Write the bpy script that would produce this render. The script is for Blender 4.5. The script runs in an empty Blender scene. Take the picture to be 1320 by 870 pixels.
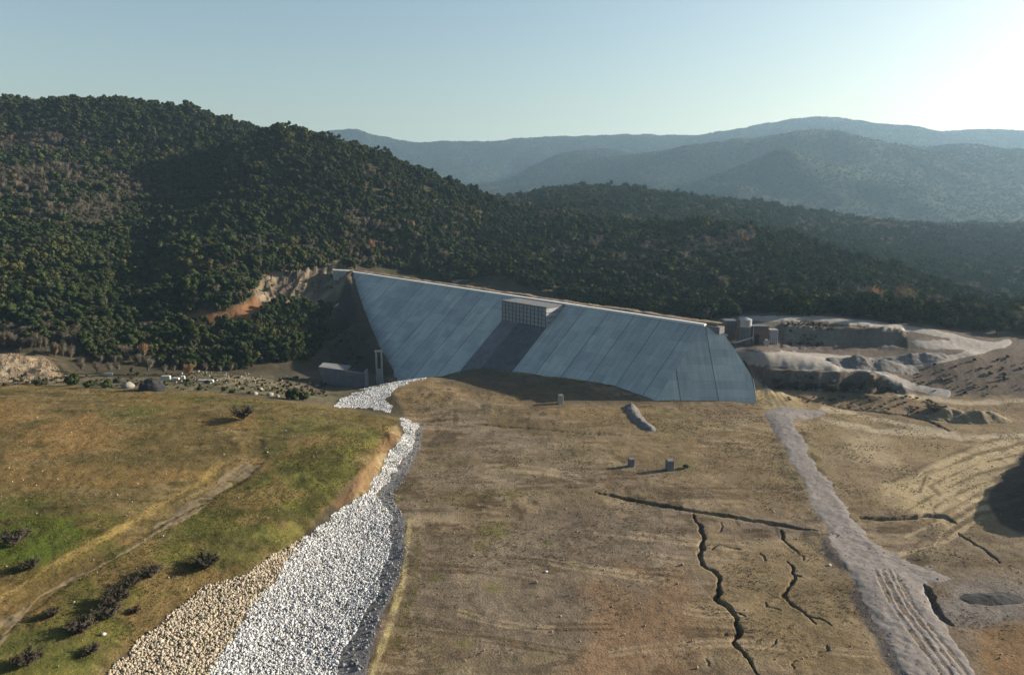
import bpy, bmesh, math, random
import numpy as np
from mathutils import Vector, Matrix
random.seed(7)
RNG = np.random.default_rng(7)
SC = bpy.context.scene
COL = SC.collection

# ------------------------------------------------------------------ camera, sky, sun, exposure
F_PX, Y_HOR, CX, CY, HC = 905.0, 250.0, 660.0, 435.0, 82.0       # photo pixels, horizon row, eye height above the plain
PITCH = math.atan((CY - Y_HOR) / F_PX)
cam_d = bpy.data.cameras.new('camera')
cam_d.sensor_fit = 'HORIZONTAL'
cam_d.sensor_width = 36.0
cam_d.lens = 36.0 * F_PX / 1320.0
cam_d.clip_start = 1.0
cam_d.clip_end = 30000.0
cam = bpy.data.objects.new('camera', cam_d)
COL.objects.link(cam)
cam.location = (0, 0, HC)
cam.rotation_euler = (math.radians(90) - PITCH, 0, 0)
SC.camera = cam

SUN_EL, SUN_AZ = 18.4, 74.0                                       # azimuth clockwise from the view direction (+Y)
world = bpy.data.worlds.new('World')
SC.world = world
world.use_nodes = True
wn = world.node_tree
sky = wn.nodes.new('ShaderNodeTexSky')
sky.sky_type = 'NISHITA'
sky.sun_disc = False
sky.sun_elevation = math.radians(SUN_EL)
sky.sun_rotation = math.radians(SUN_AZ)
sky.altitude = 1900
sky.air_density = 1.6
sky.dust_density = 10.0
sky.ozone_density = 1.5
wn.links.new(sky.outputs[0], wn.nodes['Background'].inputs[0])
wn.nodes['Background'].inputs[1].default_value = 0.054
sun_d = bpy.data.lights.new('sun', 'SUN')
sun_d.energy = 5.0
sun_d.angle = math.radians(0.5)
sun_d.color = (1.0, 0.88, 0.71)
sun = bpy.data.objects.new('sun', sun_d)
COL.objects.link(sun)
ce, se = math.cos(math.radians(SUN_EL)), math.sin(math.radians(SUN_EL))
SUNV = Vector((math.sin(math.radians(SUN_AZ)) * ce, math.cos(math.radians(SUN_AZ)) * ce, se))
sun.rotation_euler = (-SUNV).to_track_quat('-Z', 'Y').to_euler()
sun.location = SUNV * 3000
SC.view_settings.view_transform = 'Standard'
SC.view_settings.look = 'None'
SC.view_settings.exposure = 1.5
SC.view_settings.gamma = 1.0
SC.view_settings.use_curve_mapping = False
SC.render.engine = 'CYCLES'
SC.cycles.use_denoising = True
SC.cycles.max_bounces = 6
SC.cycles.volume_bounces = 0

# ------------------------------------------------------------------ photo pixel <-> world
cp, sp = math.cos(PITCH), math.sin(PITCH)
def ray(px, py):
    a = (np.asarray(px, float) - CX) / F_PX
    b = -(np.asarray(py, float) - CY) / F_PX
    return np.stack([a, cp + b * sp, -sp + b * cp], -1)
def P(px, py, z):
    r = ray(px, py)
    t = (np.asarray(z, float) - HC) / r[..., 2]
    p = r * np.asarray(t)[..., None]
    p[..., 2] += HC
    return p
def PD(px, py, d):
    r = ray(px, py)
    t = np.asarray(d, float) / r[..., 1]
    p = r * np.asarray(t)[..., None]
    p[..., 2] += HC
    return p
def proj(x, y, z):
    z = z - HC
    fw = np.maximum(y * cp - z * sp, 1e-3)
    return CX + F_PX * x / fw, CY - F_PX * (y * sp + z * cp) / fw

# ------------------------------------------------------------------ noise and distance helpers
def _hash(ix, iy, seed):
    h = (ix.astype(np.int64) * 374761393 + iy.astype(np.int64) * 668265263 + seed * 974634777) & 0xffffffff
    h = ((h ^ (h >> 13)) * 1274126177) & 0xffffffff
    return ((h ^ (h >> 16)) & 0xffffff) / float(0xffffff)
def vnoise(x, y, seed=0):
    ix, iy = np.floor(x), np.floor(y)
    fx, fy = x - ix, y - iy
    fx = fx * fx * (3 - 2 * fx); fy = fy * fy * (3 - 2 * fy)
    a = _hash(ix, iy, seed); b = _hash(ix + 1, iy, seed); c = _hash(ix, iy + 1, seed); d = _hash(ix + 1, iy + 1, seed)
    return (a * (1 - fx) + b * fx) * (1 - fy) + (c * (1 - fx) + d * fx) * fy
def fbm(x, y, wave, octv=4, seed=0, gain=0.5):            # about -1..1
    s = np.zeros_like(x); amp = 1.0; tot = 0
    cx, sx = math.cos(0.6), math.sin(0.6)
    for o in range(octv):
        s += amp * (vnoise(x / wave, y / wave, seed + o * 17) * 2 - 1)
        tot += amp; amp *= gain; wave *= 0.5
        x, y = x * cx - y * sx + 13.7, x * sx + y * cx - 7.1
    return s / tot * 1.5
def sstep(a, b, v):
    t = np.clip((v - a) / (b - a), 0, 1)
    return t * t * (3 - 2 * t)
def seg_dist(x, y, pts):                                   # distance to a polyline and position along it
    best = np.full(x.shape, 1e9); along = np.zeros(x.shape); acc = 0.0
    for (ax, ay), (bx, by) in zip(pts[:-1], pts[1:]):
        dx, dy = bx - ax, by - ay
        L2 = dx * dx + dy * dy + 1e-9
        t = np.clip(((x - ax) * dx + (y - ay) * dy) / L2, 0, 1)
        d = np.hypot(x - ax - t * dx, y - ay - t * dy)
        m = d < best
        best = np.where(m, d, best); along = np.where(m, acc + t * math.sqrt(L2), along)
        acc += math.sqrt(L2)
    return best, along / acc
def poly_sd(x, y, poly):                                   # signed distance, positive inside
    pts = list(poly) + [poly[0]]
    d, _ = seg_dist(x, y, pts)
    ins = np.zeros(x.shape, bool)
    for (ax, ay), (bx, by) in zip(pts[:-1], pts[1:]):
        c = ((ay > y) != (by > y)) & (x < (bx - ax) * (y - ay) / (by - ay + 1e-12) + ax)
        ins ^= c
    return np.where(ins, d, -d)
def dens(pts, step=18.0):                                  # (px,py,z) polyline densified
    out = []
    for a, b in zip(pts[:-1], pts[1:]):
        n = max(1, int(math.hypot(b[0] - a[0], b[1] - a[1]) / step))
        for k in range(n):
            t = k / n
            out.append(tuple(a[i] + (b[i] - a[i]) * t for i in range(3)))
    out.append(tuple(pts[-1]))
    return out

# ------------------------------------------------------------------ the dam's lines (needed by the terrain)
HCR = 26.3
R_ = P(930, 424, HCR); L_ = P(455, 352, HCR)
AX = (L_ - R_)[:2]; DAM_LEN = float(np.hypot(*AX)); AX = AX / DAM_LEN
NRM = np.array([-AX[1], AX[0]])
B_ = P(845, 517, 0.0)
if np.dot(NRM, (B_ - R_)[:2]) < 0: NRM = -NRM
SLOPE = float(np.dot(NRM, (B_ - R_)[:2])) / HCR            # horizontal per vertical
def face_hit(px, py):                                      # pixel onto the sloping downstream face
    r = ray(px, py)
    # (p-R).N - SLOPE*(HCR - z) = 0 along p = (0,0,HC)+r t
    c0 = -np.dot(R_[:2], NRM) - SLOPE * (HCR - HC)
    c1 = r[0] * NRM[0] + r[1] * NRM[1] + SLOPE * r[2]
    t = -c0 / c1
    return np.array([r[0] * t, r[1] * t, HC + r[2] * t])
def dam_pt(t, off, z):                                     # t metres along the crest from its right end, off metres downstream
    q = R_[:2] + AX * t + NRM * off
    return np.array([q[0], q[1], z])

# ------------------------------------------------------------------ terrain control points
CP = []
def addz(lst):
    for px, py, z in lst: CP.append(P(px, py, z))
def addd(lst):
    for px, py, d in lst: CP.append(PD(px, py, d))
# plain below the dam
addz([(x, y, 0.0) for x in (600, 700, 800, 900, 1000, 1100, 1200) for y in (560, 620, 700, 780, 868)])
addz([(560, y, 0.0) for y in (560, 620, 700, 780, 868)] + [(1300, 760, 0), (1300, 868, 0), (1300, 560, .5), (1250, 620, 0), (540, 620, 0.2)])
addz([(700, 524, 0.0), (760, 524, 0), (845, 521, 0), (900, 523, 0), (975, 523, 0), (640, 530, 0.0), (590, 520, .2), (540, 510, .3), (520, 500, .2)])
TOE = [(513, 488), (535, 489), (556, 486), (590, 479), (620, 475), (655, 478), (700, 485), (745, 490), (790, 497), (820, 508), (845, 517)]
for q in TOE[1:]: CP.append(face_hit(*q))
# meadow terrace
addz([(0, 500, 8), (100, 501, 8), (200, 506, 7.6), (300, 513, 7), (380, 522, 6.4), (430, 529, 5.6), (480, 534, 4.6), (0, 560, 8), (100, 560, 8), (200, 560, 8),
      (300, 560, 7.5), (400, 570, 7), (465, 560, 5.6), (0, 640, 8.2), (100, 630, 8), (200, 630, 7.8), (300, 620, 7), (345, 600, 7.2), (420, 610, 6.4), (200, 690, 7.4),
      (110, 740, 7.6), (0, 800, 8.3), (0, 868, 7.6), (90, 868, 6.2), (110, 800, 7), (200, 760, 6.2), (280, 700, 6.2), (360, 670, 5.8), (70, 672, 9.6), (0, 690, 9.0), (150, 690, 8.4)])
addz(dens([(512, 543, 3.0), (506, 560, 4.0), (484, 585, 4.4), (458, 615, 4.0), (425, 650, 3.1), (375, 705, 2.9), (350, 720, 3.3), (320, 737, 4.2), (262, 757, 4.4), (212, 797, 4.6), (172, 830, 4.6), (138, 868, 4.6)]))
WL = [(522, 545, .6), (520, 560, .5), (503, 580, .6), (472, 637, 1.2), (440, 657, 1.6), (393, 690, 1.6), (357, 743, 1.5), (307, 807, 1.4), (270, 868, 1.4)]
WR = [(538, 548, -.5), (531, 575, -.5), (512, 605, -.5), (483, 637, -.5), (503, 663, -.5), (500, 713, -.5), (483, 767, -.5), (460, 807, -.5), (440, 840, -.5), (430, 868, -.5)]
GR = [(545, 548, 0), (540, 580, 0), (524, 610, 0), (510, 640, .3), (523, 672, .4), (523, 713, .4), (503, 767, .4), (483, 823, .4), (473, 868, .4)]
addz(dens(WL)); addz(dens(WR)); addz(dens(GR))
addz(dens([(545, 640, .2), (545, 690, .1), (540, 747, .1), (522, 813, .1), (505, 868, .1)], 40))
# rock apron running away behind the meadow, then the river valley
addz(dens([(556, 486, .2), (510, 493, .6), (470, 504, .6), (440, 515, .4)]))
addz(dens([(500, 531, -.6), (470, 528, -.6), (440, 523, -.5)]) + [(507, 536, -.3), (504, 520, .0)])
addz([(430, 508, -7), (400, 500, -9), (360, 497, -5), (460, 497, -12), (490, 489, -13), (470, 480, -14), (420, 482, -12), (380, 488, -8), (330, 498, 0), (500, 480, -14),
      (440, 470, -13), (360, 480, -9), (300, 490, 0), (250, 492, 2), (200, 494, 3), (150, 496, 4), (100, 494, 3), (60, 492, 3), (0, 492, 3), (250, 480, 0), (180, 480, -1), (120, 482, 1)])
# spoil bank far left
addz([(0, 456, 8), (30, 458, 8), (60, 465, 5), (85, 480, 2), (-60, 452, 10)])
# left abutment: contact with the face, steep dark cut, rocky outcrop
CONT0 = [(455, 353), (459, 370), (467, 393), (478, 420), (490, 448), (503, 470), (513, 487)]
CONT = [(a, b) for a, b, _ in dens([(p_, q_, 0) for p_, q_ in CONT0], 7)]
for q in CONT:
    h = face_hit(*q); CP.append(h)
    CP.append(h + np.array([AX[0] * 9, AX[1] * 9, min(8.0, HCR - .5 - h[2])])); CP.append(h + np.array([-AX[0] * 7, -AX[1] * 7, -8.0])); CP.append(h + np.array([-AX[0] * 20, -AX[1] * 20, -14.0]))
addd([(441, 352, 524), (437, 378, 505), (432, 415, 470), (440, 440, 436), (400, 352, 520), (360, 358, 512), (334, 372, 492), (410, 375, 488), (370, 385, 470), (420, 395, 470),
      (332, 400, 440), (290, 408, 426), (245, 412, 425), (390, 410, 440), (345, 425, 412), (420, 440, 415), (380, 455, 385), (430, 455, 400), (320, 455, 380), (300, 440, 395),
      (440, 340, 548), (400, 340, 545)])
# left hill
addd([(0, 462, 345), (100, 468, 352), (200, 473, 356), (280, 475, 360), (330, 474, 362),
      (0, 432, 378), (60, 432, 372), (130, 432, 388), (190, 432, 412), (250, 432, 392),
      (0, 385, 430), (60, 385, 424), (130, 385, 452), (190, 385, 478), (250, 380, 438), (310, 372, 452),
      (0, 335, 498), (60, 335, 488), (120, 335, 525), (185, 335, 560), (240, 330, 505), (300, 335, 500), (340, 340, 520),
      (0, 285, 575), (80, 285, 570), (150, 285, 612), (215, 285, 618), (290, 285, 590), (350, 300, 590), (400, 300, 600), (450, 300, 604), (540, 300, 622),
      (0, 235, 665), (100, 235, 676), (200, 240, 700), (280, 240, 684), (340, 230, 680), (380, 240, 668), (450, 240, 672), (520, 250, 690),
      (0, 185, 770), (100, 185, 782), (200, 190, 790), (290, 195, 800), (345, 190, 745),
      (0, 132, 900), (100, 132, 900), (160, 133, 890), (200, 136, 880), (250, 144, 880), (290, 157, 884), (330, 170, 884), (345, 177, 760), (385, 178, 760), (430, 188, 760),
      (500, 207, 762), (560, 229, 770), (620, 249, 782), (680, 268, 800), (720, 275, 830)])
for px, py, d, dz in [(0, 132, 1100, -70), (100, 132, 1100, -70), (200, 136, 1080, -70), (290, 157, 1080, -80), (345, 177, 900, -12), (430, 188, 940, -70), (500, 207, 930, -70),
                      (560, 229, 930, -70), (620, 249, 930, -60), (100, 132, 1500, -180), (350, 170, 1500, -190), (-300, 132, 1500, -100)]:
    q = PD(px, py, d); q[2] += dz - (0); CP.append(q)
# ground behind the dam and the slopes above it
addd([(470, 342, 560), (520, 345, 590), (560, 352, 590), (600, 352, 600), (640, 360, 575), (600, 335, 640), (560, 320, 650), (650, 310, 690), (700, 340, 622), (720, 300, 720), (800, 345, 600),
      (760, 390, 510), (850, 400, 470), (900, 405, 445), (930, 402, 430), (900, 355, 560), (1000, 368, 520), (1100, 388, 480), (1200, 402, 460), (1300, 412, 450), (800, 300, 750), (650, 285, 760)])
for t in (30, 90, 150, 210, 265):
    CP.append(dam_pt(t, -25, 9.0)); CP.append(dam_pt(t, -60, 4.0))
# front wooded tongue on the right, the dip behind it, second band
addd([(880, 300, 750), (950, 302, 725), (1023, 308, 700), (1113, 345, 640), (1167, 358, 600), (1263, 392, 540), (1320, 410, 510)])
for px, py, d, dz in [(1023, 308, 760, -22), (1113, 345, 700, -18), (1167, 358, 660, -14), (1263, 392, 600, -10), (900, 300, 850, -20)]:
    q = PD(px, py, d); q[2] += dz; CP.append(q)
addd([(1150, 352, 800), (1300, 378, 720), (1300, 335, 1000), (1150, 320, 1050), (1050, 300, 1080), (900, 280, 1050), (800, 270, 1050), (740, 262, 1060),
      (700, 252, 1250), (760, 247, 1250), (830, 251, 1250), (900, 259, 1250), (980, 268, 1270), (1050, 281, 1300), (1150, 294, 1400), (1320, 300, 1400)])
for px, d in [(700, 1700), (900, 1700), (1100, 1750), (1320, 1800), (400, 1800), (0, 1900)]:
    q = PD(px, 300, d); q[2] = -5 if px > 500 else 20; CP.append(q)
# right terraces, quarry faces, plain edge
addz([(1050, 507, 1), (1110, 509, 1), (1180, 510, 1), (1250, 512, 1), (1315, 514, 1),
      (1000, 540, .5), (1100, 540, .5), (1200, 545, .5), (1300, 540, .5)])
addz(dens([(975, 474, 9), (1020, 476, 9), (1080, 480, 8.5), (1122, 487, 7.5), (1150, 497, 4.5), (1180, 505, 2)], 25))
addz(dens([(1012, 502, 1.5), (1050, 503, 1.5), (1110, 505, 1.2), (1140, 507, 1.2)], 25))
addz([(945, 450, 11), (1000, 455, 10.5), (1080, 462, 10), (1140, 470, 9.5), (1170, 478, 7), (1240, 447, 12.5), (1300, 452, 12), (1190, 462, 10.5), (1212, 466, 10.2), (1255, 457, 12), (1290, 474, 8), (1220, 487, 5.5), (1300, 495, 4), (1320, 480, 7)])
addz(dens([(1010, 447, 10.5), (1060, 449, 10.5), (1110, 446, 11), (1150, 445, 12)], 20))
addz(dens([(950, 419, 18), (1010, 416, 19), (1070, 418, 19), (1120, 424, 18), (1160, 434, 15)], 20))
addz([(960, 445, 11.5), (975, 410, 19), (1050, 409, 20), (1130, 416, 19), (1200, 424, 17), (1250, 433, 14.5), (1310, 440, 13)])
addz([(976, 484, 6.0), (985, 490, 4.6), (1000, 505, 2.2), (1012, 516, 1.0), (1030, 526, .2), (985, 512, .9), (1002, 520, .5)])
for t in (-6, -12):
    CP.append(dam_pt(t, -16, 17.0 + t * .3)); CP.append(dam_pt(t, -30, 15.0))
CP = np.array(CP)
# the same ground carried on past the frame's sides and below it
pxs, pys = proj(CP[:, 0], CP[:, 1], CP[:, 2])
ext = []
for q, a, b in zip(CP, pxs, pys):
    if a < 25:
        for dd in (160, 380, 700): ext.append((q[0] - dd * q[1] / F_PX, q[1], q[2]))
    if a > 1285:
        for dd in (160, 380, 700): ext.append((q[0] + dd * q[1] / F_PX, q[1], q[2]))
    if b > 860: ext.append((q[0], q[1] * .62, q[2]))
CP = np.concatenate([CP, np.array(ext)])
def lp(x, y):
    return np.stack([np.arctan2(x, np.maximum(y, 30.0)), 0.5 * np.log(x * x + np.maximum(y, 30.0) ** 2)], -1)
_Q = lp(CP[:, 0], CP[:, 1])
_D = np.sqrt(((_Q[:, None] - _Q[None]) ** 2).sum(-1) + 1e-5)
_n = len(_Q)
_A = np.zeros((_n + 3, _n + 3)); _A[:_n, :_n] = _D - np.eye(_n) * 0.0012
_A[:_n, _n] = 1; _A[:_n, _n + 1:] = _Q; _A[_n, :_n] = 1; _A[_n + 1:, :_n] = _Q.T
_W = np.linalg.solve(_A, np.concatenate([CP[:, 2], np.zeros(3)]))
def base_h(x, y):
    q = lp(x, y); out = np.empty(x.shape)
    for i in range(0, len(x), 20000):
        c = q[i:i + 20000]
        D = np.sqrt(((c[:, None, 0] - _Q[None, :, 0]) ** 2 + (c[:, None, 1] - _Q[None, :, 1]) ** 2) + 1e-5)
        out[i:i + 20000] = D @ _W[:_n] + _W[_n] + c @ _W[_n + 1:]
    return out

def wl(pts, z=0.0):
    return [tuple(P(px, py, z)[:2]) for px, py in pts]
# gullies in the plain: polyline, half width, depth
CRACKS = [
    (wl([(768, 634), (800, 641), (840, 649), (900, 660), (960, 669), (1010, 678), (1058, 686)]), 1.25, 2.4),
    (wl([(896, 662), (897, 672), (903, 680), (907, 694), (902, 712), (907, 728), (922, 736), (926, 748), (930, 763), (922, 768), (938, 784), (948, 796), (950, 812), (944, 822), (958, 838), (966, 850), (978, 872)]), .75, 1.9),
    (wl([(1006, 683), (1011, 696), (1029, 714)]), .5, 1.0),
    (wl([(1012, 724), (1021, 733), (1024, 744), (1016, 752), (1010, 766), (1022, 778), (1038, 790), (1054, 802)]), .55, 1.2),
    (wl([(1024, 742), (1034, 745)]), .4, .8),
    (wl([(1238, 688), (1254, 700), (1268, 708), (1288, 724)]), .5, 1.0),
    (wl([(1112, 668), (1150, 668), (1190, 664), (1215, 666), (1232, 675)]), 1.5, 1.8),
    (wl([(930, 700), (915, 706), (905, 704)]), .35, .7),
    (wl([(948, 812), (930, 818)]), .4, .8), (wl([(960, 795), (940, 786)]), .3, .6),
    (wl([(1040, 792), (1060, 796), (1075, 806)]), .35, .6),
    (wl([(1190, 755), (1205, 775), (1213, 792), (1230, 806)]), 1.1, 1.6),
    (wl([(1000, 508), (1080, 522), (1160, 535), (1200, 545), (1222, 557)]), 1.1, 1.3),
    (wl([(600, 545), (680, 552), (760, 560), (850, 561)]), .9, .5),
]
_r = np.random.default_rng(17)
for _k in range(13):
    _x, _y = (_r.uniform(885, 1090), _r.uniform(655, 866)) if _k < 11 else (_r.uniform(1200, 1310), _r.uniform(640, 730))
    _a = _r.choice([.35, 1.3, 1.9]) + _r.normal(0, .3); _p = [(_x, _y)]
    for _j in range(_r.integers(3, 8)):
        _a += _r.normal(0, .55); _x += math.cos(_a) * _r.uniform(4, 11); _y += abs(math.sin(_a)) * _r.uniform(2, 6); _p.append((_x, _y))
    CRACKS.append((wl(_p), _r.uniform(.22, .36), _r.uniform(.25, .5)))
MOUNDS = [  # world centre from pixel, radius x, radius y, height
    (P(1222, 533, .5), 6, 5, 2.2), (P(1262, 538, .5), 8, 5, 2.4), (P(1210, 530, .5), 4, 4, 1.6),
    (P(1060, 700, 0), 3, 8, .8), (P(690, 512, -2), 14, 8, 1.2), (P(560, 515, 0), 14, 9, 1.6), (P(625, 525, 0), 10, 7, 1.3),
]
ROADC = wl([(1008, 524), (1016, 545), (1034, 590), (1056, 640), (1088, 690), (1130, 740), (1160, 790), (1195, 850), (1225, 900)])
TRACKC = [tuple(P(px, py, 7.6)[:2]) for px, py in [(-60, 850), (0, 808), (60, 758), (130, 712), (200, 672), (262, 640), (305, 612), (330, 592), (326, 570)]]
SCARP = wl([(1380, 556), (1352, 579), (1330, 600), (1308, 630), (1302, 648), (1318, 672), (1350, 686), (1460, 700), (1700, 690), (1700, 556)])
def H(x, y, detail=True):
    x = np.asarray(x, float).ravel(); y = np.asarray(y, float).ravel()
    z = base_h(x, y)
    near = (y < 620) & (y > 60)
    hill = sstep(420, 620, y)
    z = z + hill * (fbm(x, y, 90, 3, 5) * 5.0 + (.55 - np.abs(fbm(x, y, 170, 3, 6))) * 13.0 * sstep(880, 560, y) * sstep(150, -50, x))
    xn, yn = x[near], y[near]
    zn = z[near]
    if len(xn):
        for (c, rx, ry, h) in MOUNDS:
            e = ((xn - c[0]) / rx) ** 2 + ((yn - c[1]) / ry) ** 2
            m = e < 6
            b = np.exp(-e[m] * 1.1) * h
            zn[m] += b * (1 + .35 * fbm(xn[m], yn[m], 7, 3, 41))
        m = (xn > 90) & (yn > 130) & (yn < 290)
        sd = poly_sd(xn[m], yn[m], SCARP) + 1.3 * fbm(xn[m], yn[m], 8, 3, 46)
        zn[m] += 7.5 * sstep(-.5, 7.0, sd) * (1 + .12 * fbm(xn[m], yn[m], 6, 3, 47))
        d, a = seg_dist(xn, yn, ROADC)
        zn += .34 * sstep(8.0, 3.0, d + 1.2 * fbm(xn, yn, 9, 2, 3)) * sstep(0, .12, a)
        d, a = seg_dist(xn, yn, TRACKC)
        zn -= .35 * sstep(4.0, 2.0, d)
        wx = fbm(xn, yn, 5, 4, 21, .65) * .8; wy = fbm(xn, yn, 5, 4, 22, .65) * .8
        for pts, w, dep in CRACKS:
            pa = np.array(pts)
            m = (xn > pa[:, 0].min() - 8) & (xn < pa[:, 0].max() + 8) & (yn > pa[:, 1].min() - 8) & (yn < pa[:, 1].max() + 8)
            if not m.any(): continue
            d, a = seg_dist(xn[m] + wx[m], yn[m] + wy[m], pts)
            ww = .68 * w * (.35 + .55 * np.minimum(1, np.minimum(a, 1 - a) * 7)) * (.75 + .5 * vnoise(xn[m] / 2, yn[m] / 2, 31) - .25 * sstep(.55, .9, vnoise(xn[m] / 6, yn[m] / 6, 37)))
            zn[m] -= dep * np.exp(-(d / ww) ** 4) * (.6 + .4 * np.minimum(1, np.minimum(a, 1 - a) * 8))
        if True:                                                              # crisp edges of the cut banks
            px, py = proj(xn, yn, zn)
            for poly, lo, hi in (([(962, 466), (1085, 470), (1130, 482), (1160, 496), (1170, 510), (1000, 512)], 1.5, 8.8), ([(1004, 408), (1165, 424), (1168, 448), (1006, 452)], 10.8, 18.5)):
                m = (px > 940) & (px < 1190) & (py > 395) & (py < 520)
                w = np.clip(poly_sd(px[m], py[m], poly) / 5 + .3, 0, 1)
                t = (zn[m] - lo) / (hi - lo)
                zn[m] += w * ((lo + (hi - lo) * sstep(.40, .64, np.clip(t, 0, 1))) - lo - (hi - lo) * np.clip(t, 0, 1))
        if detail:
            px, py = proj(xn, yn, zn)
            pl = sstep(4, -6, zn)                                             # plain is smoother than the slopes
            rough = .30 + .15 * sstep(0, 4, zn) + 1.1 * sstep(350, 420, yn)
            steep = np.clip(poly_sd(px, py, [(970, 478), (1150, 486), (1175, 508), (985, 503)]) / 4 + 1, 0, 1) * .4 + \
                    np.clip(poly_sd(px, py, [(1010, 414), (1160, 424), (1165, 446), (1010, 448)]) / 4 + 1, 0, 1) + \
                    np.clip(poly_sd(px, py, [(325, 345), (445, 342), (445, 420), (330, 420)]) / 5 + 1, 0, 1) * 1.6 + \
                    np.clip(poly_sd(px, py, [(-200, 445), (60, 455), (90, 490), (-200, 492)]) / 4 + 1, 0, 1) * 1.2
            dc, _ = seg_dist(px, py, [(q[0] - 3, q[1]) for q in CONT0])
            flat = np.clip(poly_sd(px, py, [(945, 400), (1060, 404), (1200, 418), (1400, 436), (1400, 512), (1180, 512), (985, 505), (965, 474)]) / 6 + 1, 0, 1)
            rough = rough * (1 - .78 * flat)
            quiet = sstep(4, 26, dc)
            rough = rough * quiet; steep = steep * quiet
            om = np.clip(poly_sd(px, py, [(340, 352), (400, 342), (446, 340), (444, 372), (430, 412), (395, 392), (345, 392)]) / 6 + .5, 0, 1)
            sv = (xn * .62 + yn * .30 - zn * 1.2 + 2.2 * fbm(xn, yn, 16, 3, 61)) / 4.2
            zn += om * 1.5 * (sv - np.floor(sv)) ** 1.6 - om * .6
            cm_ = np.clip(poly_sd(px, py, [(498, 542), (516, 543), (520, 560), (503, 584), (470, 642), (442, 655), (462, 605), (486, 575)]) / 4 + .6, 0, 1)
            zn += cm_ * (.55 * fbm(xn, yn, 4.5, 5, 63, .65))
            zn += (rough * fbm(xn, yn, 11, 5, 7, .55) * .8 + steep * (np.abs(fbm(xn, yn, 14, 5, 9, .6)) * 2.4 - .6))
            zn += (.07 + .05 * sstep(0, 3, zn)) * fbm(xn, yn, 1.7, 3, 77)
    z[near] = zn
    return z
def G(px, py, dmin=95., dmax=1400.):                        # first hit of a photo pixel's ray with the terrain
    r = ray(px, py)
    d = np.exp(np.linspace(math.log(dmin), math.log(dmax), 500))
    t = d / r[1]
    z = HC + r[2] * t
    h = H(r[0] * t, d, detail=False)
    below = np.nonzero(z < h)[0]
    k = below[0] if len(below) else len(d) - 1
    if k > 0:
        f = (z[k - 1] - h[k - 1]) / max(1e-6, (z[k - 1] - h[k - 1]) - (z[k] - h[k]))
        dd = d[k - 1] + (d[k] - d[k - 1]) * f
    else: dd = d[0]
    tt = dd / r[1]
    x, y = r[0] * tt, dd
    return np.array([x, y, float(H([x], [y])[0])])

# ------------------------------------------------------------------ scene-object helpers
def tag(o, label=None, cat=None, group=None, kind=None):
    if label: o['label'] = label
    if cat: o['category'] = cat
    if group: o['group'] = group
    if kind: o['kind'] = kind
    return o
def empty(name, loc, rz=0.0):
    o = bpy.data.objects.new(name, None); COL.objects.link(o)
    o.location = tuple(loc); o.rotation_euler = (0, 0, rz); o.empty_display_size = .5
    return o
def link(name, me, mat=None, parent=None):
    o = bpy.data.objects.new(name, me); COL.objects.link(o)
    if mat and not me.materials: me.materials.append(mat)
    if parent: o.parent = parent
    return o
def np_mesh(name, V, Fq, smooth=True):
    me = bpy.data.meshes.new(name)
    V = np.asarray(V, np.float32); Fq = np.asarray(Fq, np.int32)
    k = Fq.shape[1]
    me.vertices.add(len(V)); me.vertices.foreach_set('co', V.ravel())
    me.loops.add(Fq.size); me.loops.foreach_set('vertex_index', Fq.ravel())
    me.polygons.add(len(Fq)); me.polygons.foreach_set('loop_start', np.arange(0, Fq.size, k, dtype=np.int32))
    me.polygons.foreach_set('loop_total', np.full(len(Fq), k, np.int32))
    if smooth: me.polygons.foreach_set('use_smooth', np.ones(len(Fq), bool))
    me.update(); me.validate()
    return me
def set_col(me, name, C):
    a = me.attributes.new(name, 'FLOAT_COLOR', 'POINT')
    C4 = np.ones((len(C), 4), np.float32); C4[:, :3] = C
    a.data.foreach_set('color', C4.ravel())
class MB:                                                   # collects shapes, links them as one mesh
    def __init__(s): s.bm = bmesh.new()
    def box(s, c, d, rz=0.0, bev=0.0, rx=0.0):
        m = Matrix.Translation(c) @ Matrix.Rotation(rz, 4, 'Z') @ Matrix.Rotation(rx, 4, 'X') @ Matrix.Diagonal((d[0], d[1], d[2], 1))
        g = bmesh.ops.create_cube(s.bm, size=1.0, matrix=m)
        if bev > 0:
            ed = list({e for v in g['verts'] for e in v.link_edges})
            bmesh.ops.bevel(s.bm, geom=ed, offset=bev, segments=1, affect='EDGES')
        return s
    def cyl(s, a, b, r1, r2=None, n=16, cap=True):
        a, b = Vector(a), Vector(b); d = b - a
        m = Matrix.Translation((a + b) / 2) @ d.to_track_quat('Z', 'Y').to_matrix().to_4x4()
        bmesh.ops.create_cone(s.bm, cap_ends=cap, segments=n, radius1=r1, radius2=r1 if r2 is None else r2, depth=d.length, matrix=m)
        return s
    def poly(s, pts):
        s.bm.faces.new([s.bm.verts.new(p) for p in pts]); return s
    def prism(s, pts, d):                                   # polygon pushed along vector d
        a = [s.bm.verts.new(p) for p in pts]; b = [s.bm.verts.new(tuple(np.array(p) + np.array(d))) for p in pts]
        s.bm.faces.new(a); s.bm.faces.new(b[::-1])
        for i in range(len(a)):
            j = (i + 1) % len(a); s.bm.faces.new((a[j], a[i], b[i], b[j]))
        return s
    def build(s, name, mat, parent=None, smooth=False, tagged=None):
        bmesh.ops.recalc_face_normals(s.bm, faces=s.bm.faces)
        me = bpy.data.meshes.new(name); s.bm.to_mesh(me); s.bm.free()
        if smooth:
            for p in me.polygons: p.use_smooth = True
        o = link(name, me, mat, parent)
        return o

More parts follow.
